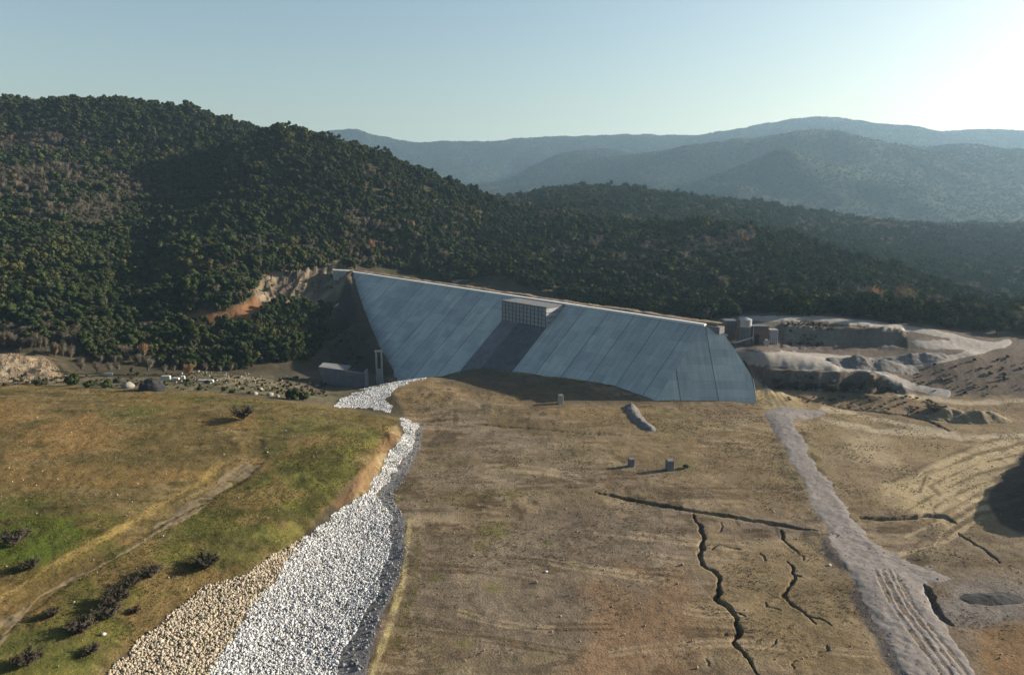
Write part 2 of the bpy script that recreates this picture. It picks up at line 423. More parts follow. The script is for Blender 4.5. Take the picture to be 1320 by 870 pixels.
# ------------------------------------------------------------------ materials
def nodes(name, rough=.9, spec=.2):
    m = bpy.data.materials.new(name); m.use_nodes = True
    nt = m.node_tree; b = nt.nodes['Principled BSDF']
    b.inputs['Roughness'].default_value = rough
    b.inputs['Specular IOR Level'].default_value = spec
    return m, nt, b
def N(nt, t, **kw):
    n = nt.nodes.new(t)
    for k, v in kw.items():
        if k in n.inputs: n.inputs[k].default_value = v
        else: setattr(n, k, v)
    return n
def noise(nt, vec, scale, detail=4, rough=.6):
    n = N(nt, 'ShaderNodeTexNoise'); n.inputs['Scale'].default_value = scale
    n.inputs['Detail'].default_value = detail; n.inputs['Roughness'].default_value = rough
    if vec is not None: nt.links.new(vec, n.inputs['Vector'])
    return n.outputs['Fac']
def ramp(nt, fac, stops):
    r = N(nt, 'ShaderNodeValToRGB')
    while len(r.color_ramp.elements) < len(stops): r.color_ramp.elements.new(.5)
    for e, (p, c) in zip(r.color_ramp.elements, stops):
        e.position = p; e.color = (*c, 1) if len(c) == 3 else c
    nt.links.new(fac, r.inputs[0])
    return r.outputs[0]
def mixc(nt, fac, a, b, mode='MIX'):
    n = N(nt, 'ShaderNodeMix', data_type='RGBA', blend_type=mode)
    for s, v in ((0, fac), (6, a), (7, b)):
        if hasattr(v, 'is_output'): nt.links.new(v, n.inputs[s])
        elif s == 0: n.inputs[0].default_value = v
        else: n.inputs[s].default_value = (*v, 1)
    return n.outputs[2]
def bump(nt, b, h, dist, strength=1.0):
    n = N(nt, 'ShaderNodeBump'); n.inputs['Distance'].default_value = dist; n.inputs['Strength'].default_value = strength
    nt.links.new(h, n.inputs['Height']); nt.links.new(n.outputs[0], b.inputs['Normal'])
def obj_co(nt): return N(nt, 'ShaderNodeTexCoord').outputs['Object']

def mat_earth():
    m, nt, b = nodes('earth', 1.0, .05)
    at = N(nt, 'ShaderNodeAttribute', attribute_name='albedo')
    co = obj_co(nt)
    f1 = noise(nt, co, 2.2, 6, .7); f2 = noise(nt, co, .45, 5, .65)
    v1 = ramp(nt, f1, [(.25, (.55, .55, .55)), (.75, (1.4, 1.4, 1.4))])
    v2 = ramp(nt, f2, [(.25, (.78, .78, .8)), (.75, (1.2, 1.2, 1.18))])
    c = mixc(nt, 1.0, at.outputs['Color'], v1, 'MULTIPLY'); c = mixc(nt, 1.0, c, v2, 'MULTIPLY')
    nt.links.new(c, b.inputs['Base Color'])
    bump(nt, b, f1, .35, 1.0)
    return m
def mat_tint(name, stops, scale=.5, rough=.9, bumpd=0.0, spec=.2, detail=5):
    m, nt, b = nodes(name, rough, spec)
    f = noise(nt, obj_co(nt), scale, detail, .65)
    stops = [(p, tuple(c * .54 for c in cc)) for p, cc in stops]
    nt.links.new(ramp(nt, f, stops), b.inputs['Base Color'])
    if bumpd: bump(nt, b, f, bumpd)
    return m
def mat_rocks(name, lo, hi):
    m, nt, b = nodes(name, .85)
    at = N(nt, 'ShaderNodeAttribute', attribute_name='albedo')
    f = noise(nt, obj_co(nt), 4.0, 3)
    nt.links.new(mixc(nt, 1.0, at.outputs['Color'], ramp(nt, f, [(.3, (.46, .46, .46)), (.7, (.72, .72, .72))]), 'MULTIPLY'), b.inputs['Base Color'])
    return m
def mat_leaf(name, cols, wscale=.9):
    m, nt, b = nodes(name, 1.0, .0)
    oi = N(nt, 'ShaderNodeObjectInfo')
    n = len(cols)
    c = ramp(nt, oi.outputs['Random'], [(i / (n - 1), cc) for i, cc in enumerate(cols)])
    f = noise(nt, obj_co(nt), wscale, 4, .7)
    c = mixc(nt, 1.0, c, ramp(nt, f, [(.3, (.30, .32, .28)), (.7, (1.02, 1.0, .92))]), 'MULTIPLY')
    nt.links.new(c, b.inputs['Base Color'])
    return m
def mat_concrete_face():
    m, nt, b = nodes('face_concrete', .85)
    uv = N(nt, 'ShaderNodeUVMap', uv_map='slab').outputs[0]
    co = obj_co(nt)
    br = N(nt, 'ShaderNodeTexBrick', offset=0.0, offset_frequency=2, squash=1.0)
    for k, v in (('Scale', 1.0), ('Mortar Size', .22), ('Mortar Smooth', .3), ('Bias', 0.0), ('Brick Width', 15.0), ('Row Height', 200.0)): br.inputs[k].default_value = v
    br.inputs['Color1'].default_value = (.87, .87, .89, 1); br.inputs['Color2'].default_value = (1.11, 1.11, 1.09, 1); br.inputs['Mortar'].default_value = (.36, .36, .38, 1)
    nt.links.new(uv, br.inputs['Vector'])
    b2 = N(nt, 'ShaderNodeTexBrick', offset=.35, offset_frequency=2, squash=1.0)
    for k, v in (('Scale', 1.0), ('Mortar Size', .05), ('Mortar Smooth', .4), ('Bias', .1), ('Brick Width', 7.5), ('Row Height', 5.2)): b2.inputs[k].default_value = v
    b2.inputs['Color1'].default_value = (.86, .86, .88, 1); b2.inputs['Color2'].default_value = (1.10, 1.10, 1.07, 1); b2.inputs['Mortar'].default_value = (.72, .72, .74, 1)
    nt.links.new(uv, b2.inputs['Vector'])
    mp = N(nt, 'ShaderNodeMapping'); mp.inputs['Scale'].default_value = (.55, .035, 1); nt.links.new(uv, mp.inputs[0])
    streak = ramp(nt, noise(nt, mp.outputs[0], 1.0, 5, .7), [(.3, (.78, .79, .81)), (.7, (1.10, 1.10, 1.08))])
    lift = N(nt, 'ShaderNodeTexWave', wave_type='BANDS', bands_direction='Y'); lift.inputs['Scale'].default_value = .26
    lift.inputs['Distortion'].default_value = .6; lift.inputs['Detail'].default_value = 2
    nt.links.new(uv, lift.inputs['Vector'])
    lf = ramp(nt, lift.outputs['Fac'], [(.0, (.90, .90, .90)), (.35, (1.02, 1.02, 1.02))])
    blot = ramp(nt, noise(nt, co, .06, 4), [(.3, (.86, .88, .9)), (.7, (1.1, 1.09, 1.07))])
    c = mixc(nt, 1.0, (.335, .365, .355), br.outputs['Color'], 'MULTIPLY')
    for x in (b2.outputs['Color'], streak, lf, blot): c = mixc(nt, 1.0, c, x, 'MULTIPLY')
    nt.links.new(c, b.inputs['Base Color'])
    bump(nt, b, noise(nt, co, 1.4, 5), .15)
    return m

M = {}
M['earth'] = mat_earth()
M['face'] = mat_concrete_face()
M['concrete'] = mat_tint('pale_concrete', [(.3, (.42, .42, .41)), (.7, (.58, .57, .54))], .5)
M['crest'] = mat_tint('crest_concrete', [(.3, (1.0, .99, .96)), (.7, (1.22, 1.20, 1.15))], .8)
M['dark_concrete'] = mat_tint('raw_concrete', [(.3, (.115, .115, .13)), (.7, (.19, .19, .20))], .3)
M['mid_concrete'] = mat_tint('mid_and_shaded_concrete', [(.3, (.17, .17, .19)), (.7, (.27, .27, .28))], .3)  # mid grey concrete; on the wing wall it stands for the dam's shadow
M['form'] = mat_tint('formwork_panel', [(.3, (.36, .38, .41)), (.7, (.52, .54, .56))], .7)
M['form_bar'] = mat_tint('formwork_bar', [(.3, (.12, .13, .15)), (.7, (.19, .20, .22))], 2)
M['crest_earth'] = mat_tint('crest_earth', [(.3, (.17, .12, .08)), (.5, (.27, .20, .14)), (.7, (.36, .29, .22))], .7, bumpd=.3)
M['post'] = mat_tint('rusty_steel', [(.3, (.18, .11, .07)), (.7, (.34, .26, .2))], 3)
M['gravel'] = mat_tint('gravel', [(.25, (.17, .15, .145)), (.5, (.25, .222, .21)), (.75, (.36, .325, .31))], 1.1, bumpd=.12, detail=9)
M['grey_gravel'] = mat_tint('crushed_gravel', [(.25, (.12, .11, .115)), (.5, (.20, .185, .18)), (.75, (.29, .27, .26))], 1.5, bumpd=.4)
M['dirt'] = mat_tint('packed_dirt', [(.25, (.18, .14, .08)), (.5, (.245, .185, .105)), (.75, (.31, .24, .145))], .8, bumpd=.15)
M['road'] = mat_tint('dusty_road', [(.25, (.27, .245, .225)), (.5, (.36, .33, .30)), (.75, (.46, .42, .385))], .5, bumpd=.1)
M['white_rock'] = mat_rocks('white_rock', 0, 1)
M['steel'] = mat_tint('grey_steel', [(.3, (.10, .11, .13)), (.7, (.17, .18, .20))], .8, .6)
M['pale_steel'] = mat_tint('pale_steel', [(.3, (.38, .40, .43)), (.7, (.52, .53, .55))], .8, .5)
M['shed'] = mat_tint('brown_sheet', [(.3, (.13, .09, .08)), (.7, (.22, .16, .14))], 1.0, .7)
M['white'] = mat_tint('white_paint', [(.3, (.70, .69, .66)), (.7, (.82, .81, .78))], 1.5)
M['black'] = mat_tint('black_sheet', [(.3, (.020, .020, .024)), (.7, (.06, .06, .065))], 1.2, .95, bumpd=.2)
M['trunk'] = mat_tint('bark', [(.3, (.06, .045, .035)), (.7, (.12, .09, .07))], 3)
M['leaf'] = mat_leaf('evergreen_leaf', [(.026, .038, .017), (.050, .062, .024), (.036, .052, .024), (.056, .066, .030), (.030, .044, .024), (.055, .060, .034), (.034, .052, .020)])
M['far_leaf'] = mat_leaf('far_leaf', [(.036, .044, .028), (.044, .050, .032)], .1)
M['olive'] = mat_leaf('olive_leaf', [(.066, .072, .028), (.080, .080, .034), (.070, .082, .030)])
M['twig'] = mat_leaf('bare_twigs', [(.105, .095, .080), (.135, .120, .105), (.12, .105, .09), (.145, .122, .10)], .5)
M['red_twig'] = mat_leaf('russet_twigs', [(.20, .125, .08), (.23, .145, .09)], .5)
M['dark_twig'] = mat_leaf('dead_bush', [(.070, .058, .050), (.105, .088, .074)], 1.5)
M['stone'] = mat_tint('boulder_stone', [(.3, (.26, .24, .21)), (.7, (.48, .45, .40))], .8, bumpd=.2)
M['grass'] = mat_leaf('grass_blades', [(.19, .16, .055), (.125, .13, .036), (.24, .18, .08), (.13, .125, .035)], .3)
M['water'], _nt, _b = nodes('still_water', .08, .5); _b.inputs['Base Color'].default_value = (.02, .025, .04, 1)

# ------------------------------------------------------------------ ground sheet
def polar_grid(d, a):
    D, A = np.meshgrid(d, a, indexing='ij')
    x = (D * A).ravel(); y = D.ravel()
    nr, nc = len(d), len(a)
    i = np.arange(nr * nc).reshape(nr, nc)
    Fq = np.stack([i[:-1, :-1], i[:-1, 1:], i[1:, 1:], i[1:, :-1]], -1).reshape(-1, 4)
    return x, y, Fq
d_near = 1.0 / np.linspace(1 / 97.0, 1 / 570.0, 640)
a_near = np.linspace(-1.02, 1.02, 1340)
gx, gy, gF = polar_grid(d_near, a_near)
gz = H(gx, gy)
gpx, gpy = proj(gx, gy, gz)

def pm(poly, soft=6.0, warp=5.0, seed=50):                  # soft mask of a photo-space outline on the ground
    pa = np.array(poly)
    out = np.zeros(gx.shape)
    mg = soft * 2 + warp * 2
    m = (gpx > pa[:, 0].min() - mg) & (gpx < pa[:, 0].max() + mg) & (gpy > pa[:, 1].min() - mg) & (gpy < pa[:, 1].max() + mg)
    w = fbm(gx[m], gy[m], 9, 4, seed) * warp
    out[m] = sstep(-soft, soft, poly_sd(gpx[m], gpy[m], poly) + w)
    return out
def lm(pts, width, soft=2.0, warp=2.0, seed=60):            # soft mask of a line
    pa = np.array(pts)
    out = np.zeros(gx.shape)
    mg = width + soft * 2 + warp * 2
    m = (gpx > pa[:, 0].min() - mg) & (gpx < pa[:, 0].max() + mg) & (gpy > pa[:, 1].min() - mg) & (gpy < pa[:, 1].max() + mg)
    w = fbm(gx[m], gy[m], 6, 3, seed) * warp
    d, _ = seg_dist(gpx[m], gpy[m], pts)
    out[m] = sstep(width + soft, width - soft, d + w)
    return out
ALB = np.zeros((len(gx), 3))
def paint(mask, col):
    ALB[:] = ALB * (1 - mask[:, None]) + np.array(col)[None] * mask[:, None]
n1 = fbm(gx, gy, 40, 5, 101); n2 = fbm(gx, gy, 14, 5, 102); n3 = fbm(gx * .35, gy, 5, 4, 103); n4 = fbm(gx, gy, 4, 4, 104)
# forest floor everywhere first
ALB[:] = np.array([.10, .085, .055])
paint(sstep(-.3, .5, n2) * .6, (.16, .125, .085))
PLAIN = [(500, 486), (560, 484), (650, 474), (760, 490), (850, 517), (975, 500), (1000, 503), (1180, 507), (1330, 510), (1700, 520), (1700, 1000), (440, 1000), (470, 868), (500, 770), (520, 672), (505, 640), (540, 575), (520, 530)]
paint(pm(PLAIN, 4, 3), (.255, .185, .112))
pl = pm(PLAIN, 4, 3)
paint(pl * sstep(.0, .9, n1) * .75, (.235, .185, .135))
paint(pl * sstep(.1, .9, n2) * .6, (.30, .225, .135))
paint(pl * sstep(.1, .8, -n3) * .55, (.17, .12, .072))
paint(pl * sstep(.35, .9, n4) * .35, (.34, .27, .19))
n6 = fbm(gx * .30, gy * .95, 2.6, 3, 111); n7 = fbm(gx, gy * .4, 3.0, 3, 112); n8 = fbm(gx, gy, 75, 3, 113)
paint(pl * sstep(-.05, .45, n8 + .3 * n2) * .75, (.225, .175, .135))
paint(pl * sstep(-.05, .45, -n8 + .35 * n2) * .55, (.335, .235, .115))
paint(pl * sstep(.25, .55, fbm(gx, gy, 24, 5, 115)) * .65, (.36, .285, .195))
paint(pl * sstep(.25, .55, fbm(gx, gy, 19, 5, 116)) * .6, (.17, .125, .065))
paint(pl * sstep(.30, .55, fbm(gx, gy, 30, 5, 117)) * .45, (.17, .16, .05))
paint(pl * sstep(.33, .55, n6) * sstep(-.4, .3, n2 + n8) * .8, (.10, .07, .04))
paint(pl * sstep(.36, .58, n7) * sstep(-.3, .3, n1) * .75, (.105, .08, .05))
paint(pl * sstep(.36, .58, -n6) * .5, (.40, .32, .21))
paint(pm([(520, 690), (760, 640), (900, 690), (900, 870), (560, 870)], 40, 30) * .55, (.225, .185, .145))
paint(pm([(760, 740), (880, 750), (900, 880), (740, 880)], 30, 30) * .6, (.30, .185, .10))
paint(pm([(540, 590), (720, 560), (780, 600), (640, 640), (540, 640)], 25, 20) * .6, (.29, .235, .17))
paint(pm([(700, 560), (860, 520), (1000, 540), (1050, 660), (900, 650), (840, 620)], 25, 20) * .55, (.275, .205, .115))
paint(pm([(880, 560), (990, 560), (1040, 660), (900, 640)], 20, 20) * sstep(-.2, .5, n3) * .6, (.19, .135, .07))
paint(pm([(900, 690), (1060, 700), (1150, 870), (920, 870)], 25, 20) * .6, (.30, .225, .125))
for q, r in (((640, 686), 26), ((635, 755), 17), ((620, 700), 14), ((600, 830), 22), ((560, 745), 12), ((705, 700), 10), ((885, 600), 12), ((600, 790), 14), ((660, 640), 14)):   # thin green growth
    e = np.hypot((gpx - q[0]) / r, (gpy - q[1]) / (r * .55))
    paint(sstep(1.2, .1, e + n4 * .5) * .65, (.17, .165, .05))
for pts in ([(560, 640), (720, 632), (840, 640)], [(540, 600), (700, 590), (800, 575)], [(520, 560), (620, 600), (700, 612)], [(590, 520), (640, 545), (760, 560)], [(690, 500), (740, 530)], [(600, 500), (650, 540)]):
    paint(lm(pts, 5, 5, 4) * .45, (.17, .135, .065))
for k in range(26):                                         # wheel marks across the fill
    x0, y0 = 520 + RNG.random() * 480, 540 + RNG.random() * 300
    L = 60 + RNG.random() * 160; a = RNG.normal(0, .25) + (.1 if y0 < 640 else .3); cv = RNG.normal(0, 14)
    pts = [(x0 + L * t, y0 + L * t * a * .4 + cv * t * (1 - t)) for t in np.linspace(0, 1, 7)]
    c = (.42, .33, .22) if k % 2 else (.12, .085, .05)
    for o in (0, 7): paint(lm([(p, q + o) for p, q in pts], 1.4, 1.2, 2.0, 60 + k) * .7 * sstep(-.5, .2, n2 + .2), c)
# right-hand plain
paint(pm([(1000, 512), (1330, 512), (1700, 520), (1700, 700), (1240, 690), (1090, 650), (1030, 540)], 8, 8) * .7, (.30, .225, .135))
paint(pm([(1120, 640), (1180, 610), (1260, 575), (1330, 560), (1330, 575), (1262, 635), (1240, 660), (1200, 660), (1160, 655)], 10, 10) * .9, (.50, .40, .24))
paint(pm([(1080, 555), (1150, 560), (1160, 600), (1100, 600)], 12, 10) * .8, (.46, .37, .24))
paint(pm([(990, 508), (1130, 512), (1330, 520), (1330, 540), (1200, 545), (1060, 525)], 6, 8) * .6, (.235, .165, .105))
for k in range(16):
    y0 = 560 + k * 6.5
    pts = [(1150 + (k % 5) * 18, y0 + 60), (1190 + k * 2, y0 + 40), (1260, y0 + 12), (1330, y0 - 4)]
    paint(lm(pts, 1.5, 1.3, 2.4, 70 + k) * .8, (.52, .42, .27) if k % 2 else (.17, .125, .07))
for pts in ([(1060, 525), (1160, 545), (1240, 565), (1330, 560)], [(1060, 540), (1130, 556), (1230, 560)], [(1160, 508), (1250, 520), (1330, 516)]):
    paint(lm(pts, 2.8, 1.6, 2) * .9, (.52, .44, .31))
paint(pm([(1352, 570), (1322, 582), (1298, 606), (1276, 634), (1272, 648), (1290, 676), (1330, 692), (1700, 710), (1700, 560)], 3, 3) * .9, (.085, .065, .055))  # shaded flank of the scarp and its cast shadow painted dark
paint(pm([(1250, 800), (1330, 800), (1330, 880), (1270, 880)], 12, 10) * .9, (.26, .165, .085))
paint(pm([(1215, 775), (1240, 745), (1290, 742), (1330, 760), (1325, 795), (1262, 812), (1220, 800)], 11, 10) * .85, (.27, .24, .225))
paint(pm([(1030, 590), (1075, 640), (1130, 720), (1240, 745), (1235, 765), (1180, 745), (1110, 730), (1050, 650)], 9, 9) * .5, (.25, .22, .20))
paint(pm([(1060, 690), (1078, 690), (1090, 720), (1085, 735), (1066, 715)], 4, 5) * .8, (.10, .09, .10))  # shade on the road bank's left flank, painted dark
paint(pm([(1100, 765), (1118, 770), (1140, 810), (1165, 862), (1180, 890), (1160, 890), (1130, 830)], 4, 6) * .8, (.10, .09, .10))  # flank shade painted on further down the road
paint(pm([(1190, 690), (1330, 700), (1330, 750), (1200, 750)], 16, 12) * .4, (.21, .165, .10))
# dam's cast shadow painted dark on the fill, and the straw coloured wedge at its right toe
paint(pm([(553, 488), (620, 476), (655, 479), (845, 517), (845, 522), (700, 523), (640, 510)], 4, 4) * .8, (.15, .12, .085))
paint(pm([(966, 468), (984, 478), (1042, 527), (985, 529), (975, 510)], 3, 2) * .95, (.42, .33, .185))
for k in range(9):
    paint(lm([(976 + k * 2, 480 + k * 1.5), (990 + k * 4.5, 524)], .9, .8, .8, 90 + k) * .7, (.25, .185, .10) if k % 2 else (.52, .43, .27))
# meadow
MEADOW = [(-400, 494), (0, 494), (120, 498), (300, 508), (430, 524), (512, 540), (506, 562), (470, 605), (420, 655), (372, 708), (318, 738), (262, 757), (212, 797), (172, 830), (120, 890), (-400, 1000)]
me_ = pm(MEADOW, 4, 4)
paint(me_, (.205, .155, .068))
paint(me_ * sstep(-.4, .6, n2 + n1 * .5) * .6, (.235, .170, .080))
paint(me_ * sstep(.0, .7, -n3) * .6, (.135, .110, .045))
paint(me_ * sstep(.2, .7, n4) * .30, (.30, .235, .125))
paint(me_ * sstep(.3, .55, n6) * .75, (.095, .080, .032))
paint(me_ * sstep(.32, .55, -n6) * .6, (.31, .235, .12))
green = np.maximum.reduce([pm([(-200, 640), (60, 640), (170, 660), (140, 715), (0, 760), (-200, 780)], 25, 25),
                           pm([(0, 830), (60, 770), (190, 690), (330, 610), (420, 560), (512, 545), (440, 645), (372, 706), (262, 757), (172, 830), (120, 880), (0, 890)], 16, 22),
                           pm([(120, 528), (220, 522), (225, 534), (130, 540)], 8, 8), pm([(180, 500), (430, 526), (400, 536), (330, 524), (200, 512)], 6, 6) * .8,
                           pm([(340, 530), (500, 545), (480, 590), (380, 600), (340, 560)], 20, 18) * .7])
paint(me_ * sstep(.0, .4, fbm(gx * .5, gy, 16, 5, 121)) * .7, (.29, .19, .075))
paint(me_ * sstep(.05, .4, fbm(gx * .5, gy, 11, 5, 122)) * .6, (.15, .115, .045))
paint(green * sstep(-.5, .35, n2 + .5 * n4) * me_ * .85, (.100, .115, .030))
paint(green * sstep(.0, .45, n4 + .3 * n3) * me_ * .7, (.17, .155, .045))
paint(green * sstep(.1, .5, -n4 + .3 * n3) * me_ * .75, (.065, .07, .022))
paint(green * sstep(.2, .5, fbm(gx, gy, 13, 4, 123)) * me_ * .7, (.24, .165, .075))
paint(pm([(-200, 505), (120, 520), (160, 570), (60, 610), (-200, 610)], 20, 18) * me_ * sstep(-.5, .3, n2) * .8, (.31, .195, .08))
paint(pm([(-200, 655), (90, 655), (135, 690), (60, 725), (-200, 740)], 14, 14) * me_ * sstep(-.6, .1, n4 + .2) * .8, (.095, .145, .022))
paint(lm([(-60, 810), (0, 772), (60, 733), (130, 694), (200, 655), (260, 620), (284, 598)], 3.2, 3, 3) * me_ * .8, (.42, .30, .11))
paint(pm([(505, 545), (514, 545), (520, 560), (503, 582), (470, 640), (452, 648), (470, 605), (490, 580)], 3, 3) * .85, (.40, .31, .165))
paint(pm([(500, 545), (516, 545), (520, 560), (503, 582), (470, 640), (445, 650), (470, 600), (490, 575)], 3, 3) * sstep(-.1, .3, n4) * .8, (.17, .10, .05))
paint(pm([(470, 600), (490, 582), (480, 620), (440, 655), (430, 650)], 4, 4) * .6, (.26, .15, .075))
paint(lm([(528, 673), (524, 712), (520, 747), (500, 813), (480, 868), (475, 890)], 3, 2, 2.5) * sstep(-.8, .1, n4 + .2), (.48, .40, .20))
paint(lm([(540, 690), (532, 760), (512, 830)], 5, 4, 4) * .5, (.15, .13, .05))
paint(lm([(258, 757), (212, 790), (170, 828)], 12, 8, 6) * .4, (.24, .155, .075))
# ditch floor and bank, grey gravel tone with the bank's shade painted in
paint(pm([(503, 640), (523, 672), (523, 713), (503, 767), (483, 823), (470, 880), (425, 880), (440, 840), (483, 767), (500, 713), (503, 663), (486, 640), (512, 605), (531, 575), (538, 548), (546, 548), (541, 578), (526, 608)], 2, 2), (.235, .23, .235))
# valley floor left, spoil bank, outcrop, red cut
paint(pm([(60, 480), (250, 478), (420, 478), (500, 470), (505, 488), (440, 514), (430, 522), (300, 508), (100, 497), (60, 495)], 4, 6) * .85, (.19, .17, .105))
paint(pm([(240, 478), (400, 480), (430, 500), (330, 502)], 4, 6) * sstep(-.2, .3, n2) * .8, (.30, .235, .16))
paint(pm([(60, 480), (250, 478), (420, 478), (505, 488), (440, 514), (300, 508), (60, 495)], 4, 6) * sstep(.1, .4, fbm(gx, gy, 9, 4, 131)) * .8, (.09, .085, .04))
paint(pm([(-200, 445), (30, 456), (60, 465), (92, 490), (0, 494), (-200, 494)], 3, 4), (.285, .215, .14))
paint(pm([(-200, 445), (30, 456), (60, 465), (92, 490), (0, 494), (-200, 494)], 3, 4) * sstep(.1, .5, n4) * .7, (.44, .36, .26))
OUT = [(330, 356), (395, 342), (446, 336), (446, 372), (432, 412), (418, 396), (380, 392), (338, 398), (328, 380)]
paint(pm(OUT, 4, 5), (.285, .225, .155))
st = vnoise((gx * .7 + gy * .25 - gz * 1.1) / 3.0, (gx + gy) / 40., 333)
paint(pm(OUT, 4, 5) * sstep(.45, .7, st) * .75, (.13, .105, .08))
paint(pm(OUT, 4, 5) * sstep(.6, .3, st) * .4, (.40, .32, .22))
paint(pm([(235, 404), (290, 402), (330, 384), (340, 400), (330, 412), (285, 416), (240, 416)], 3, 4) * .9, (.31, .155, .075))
paint(pm([(446, 360), (470, 395), (500, 470), (505, 486), (430, 470), (432, 412)], 4, 4) * .9, (.075, .07, .062))  # dam's shadow painted into the ground of the abutment cut
paint(pm([(420, 440), (500, 470), (500, 490), (430, 505), (350, 490), (360, 470)], 4, 5) * .7, (.085, .078, .062))  # the dam's painted shadow carried on over the valley floor
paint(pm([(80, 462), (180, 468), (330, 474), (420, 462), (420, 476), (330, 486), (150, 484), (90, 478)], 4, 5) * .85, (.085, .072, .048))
paint(pm([(440, 338), (560, 343), (640, 358), (720, 392), (560, 364), (460, 354)], 3, 4) * .85, (.085, .07, .05))  # unlit cut and shade under the wood behind the crest, painted dark
# right terraces
paint(pm([(940, 404), (1060, 405), (1200, 420), (1330, 436), (1700, 440), (1700, 512), (1180, 508), (985, 503), (965, 474), (945, 450)], 3, 3), (.185, .15, .125))
tr_ = pm([(940, 404), (1060, 405), (1200, 420), (1330, 436), (1700, 440), (1700, 512), (1180, 508), (985, 503), (965, 474), (945, 450)], 3, 3)
paint(tr_ * sstep(.1, .5, n2) * .5, (.25, .215, .185))
paint(tr_ * sstep(.1, .7, -n3) * .5, (.16, .125, .105))
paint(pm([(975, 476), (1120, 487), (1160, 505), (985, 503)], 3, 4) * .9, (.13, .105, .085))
paint(pm([(1150, 480), (1260, 455), (1400, 460), (1400, 508), (1190, 508)], 4, 6) * .75, (.165, .125, .10))
paint(pm([(1010, 418), (1160, 428), (1150, 446), (1010, 448)], 3, 5) * .75, (.24, .22, .20))
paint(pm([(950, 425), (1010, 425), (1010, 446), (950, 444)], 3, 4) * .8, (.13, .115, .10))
gullies = np.zeros(len(gx))
ALB *= (1 + .12 * n4 + .10 * n2)[:, None]
ALB = np.clip(ALB * .54, .008, .5)

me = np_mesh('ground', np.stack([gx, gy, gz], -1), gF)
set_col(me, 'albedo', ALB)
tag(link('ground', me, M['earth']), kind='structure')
# the plain carried on under and behind the camera
xs = np.linspace(-420, 420, 120); ys = np.linspace(-320, 97.3, 70)
X, Y = np.meshgrid(xs, ys); X = X.ravel(); Y = Y.ravel()
i = np.arange(70 * 120).reshape(70, 120)
Fq = np.stack([i[:-1, :-1], i[:-1, 1:], i[1:, 1:], i[1:, :-1]], -1).reshape(-1, 4)
Zb = H(X, np.maximum(Y, 62.), False) - .25
me = np_mesh('ground_behind', np.stack([X, Y, Zb], -1), Fq)
set_col(me, 'albedo', np.tile([.13, .10, .066], (len(X), 1)) * (1 + .2 * fbm(X, Y, 25, 3, 5))[:, None])
tag(link('ground_apron', me, M['earth']), kind='structure')

for sgn in (-1, 1):                                         # and out past both sides of the view
    sx, sy, sF = polar_grid(1.0 / np.linspace(1 / 96.0, 1 / 575.0, 90), np.linspace(1.005, 2.2, 60) * sgn)
    if sgn < 0: sF = sF[:, ::-1]
    sz = H(sx, sy, False) - .3
    me = np_mesh('ground_apron', np.stack([sx, sy, sz], -1), sF)
    set_col(me, 'albedo', np.tile([.13, .10, .066], (len(sx), 1)) * (1 + .25 * fbm(sx, sy, 25, 4, 5))[:, None])
    tag(link('ground_apron', me, M['earth']), kind='structure')

def patch(name, mask, lift, mat, label=None, cat=None, kind='structure', extra=None):
    nr, nc = len(d_near), len(a_near)
    m = mask.reshape(nr, nc)
    cell = np.maximum.reduce([m[:-1, :-1], m[:-1, 1:], m[1:, 1:], m[1:, :-1]]) > .08
    Fs = gF[cell.ravel()]
    idx, inv = np.unique(Fs, return_inverse=True)
    z = gz[idx] + lift * (mask[idx] * 2 - 1 + .5 * fbm(gx[idx], gy[idx], 3, 3, 88) * (1 - mask[idx]))
    if extra is not None: z = z + extra[idx]
    me = np_mesh(name, np.stack([gx[idx], gy[idx], z], -1), inv.reshape(-1, 4))
    o = link(name, me, mat)
    tag(o, label, cat, None, kind)
    return o
ROAD_POLY = [(982, 527), (1030, 526), (1022, 542), (1046, 590), (1072, 630), (1104, 672), (1128, 700), (1170, 720), (1205, 735), (1230, 748), (1195, 752), (1200, 780), (1228, 820), (1258, 868), (1280, 900), (1180, 900), (1160, 860), (1130, 800), (1105, 752), (1085, 720), (1068, 690), (1048, 645), (1022, 598), (1000, 560)]
rm = np.maximum(pm(ROAD_POLY, 5, 4), pm([(1000, 527), (1060, 528), (1072, 536), (1040, 540), (1010, 538)], 3, 3))
rut = np.zeros(len(gx))
for off in (0, 9, 17, 24):
    rut -= .13 * lm([(1128 + off, 735), (1150 + off * 1.1, 780), (1185 + off * 1.3, 830), (1222 + off * 1.4, 880)], 1.6, 1.3, 1.5, 66 + off)
patch('gravel_road', np.clip(rm + .35 * n4 * (1 - np.abs(rm * 2 - 1)), 0, 1), .10, M['gravel'], extra=rut + fbm(gx, gy, 1.2, 2, 9) * .05)
tk = np.maximum(pm([(195, 680), (262, 636), (290, 612), (320, 592), (342, 598), (322, 618), (280, 640), (215, 684)], 4, 5) * sstep(-.7, .4, n4 + .2 + .3 * n2), lm([(-30, 858), (0, 822), (52, 767), (144, 721), (212, 680), (270, 648)], 2.0, 1.8, 2.5) * sstep(-.7, .2, n2 + .4))
tk = np.maximum(tk, pm([(-40, 840), (0, 800), (40, 768), (56, 766), (0, 830), (-40, 870)], 4, 5) * sstep(-.4, .5, n4 + .3))
patch('dirt_track', tk, .06, M['dirt'])
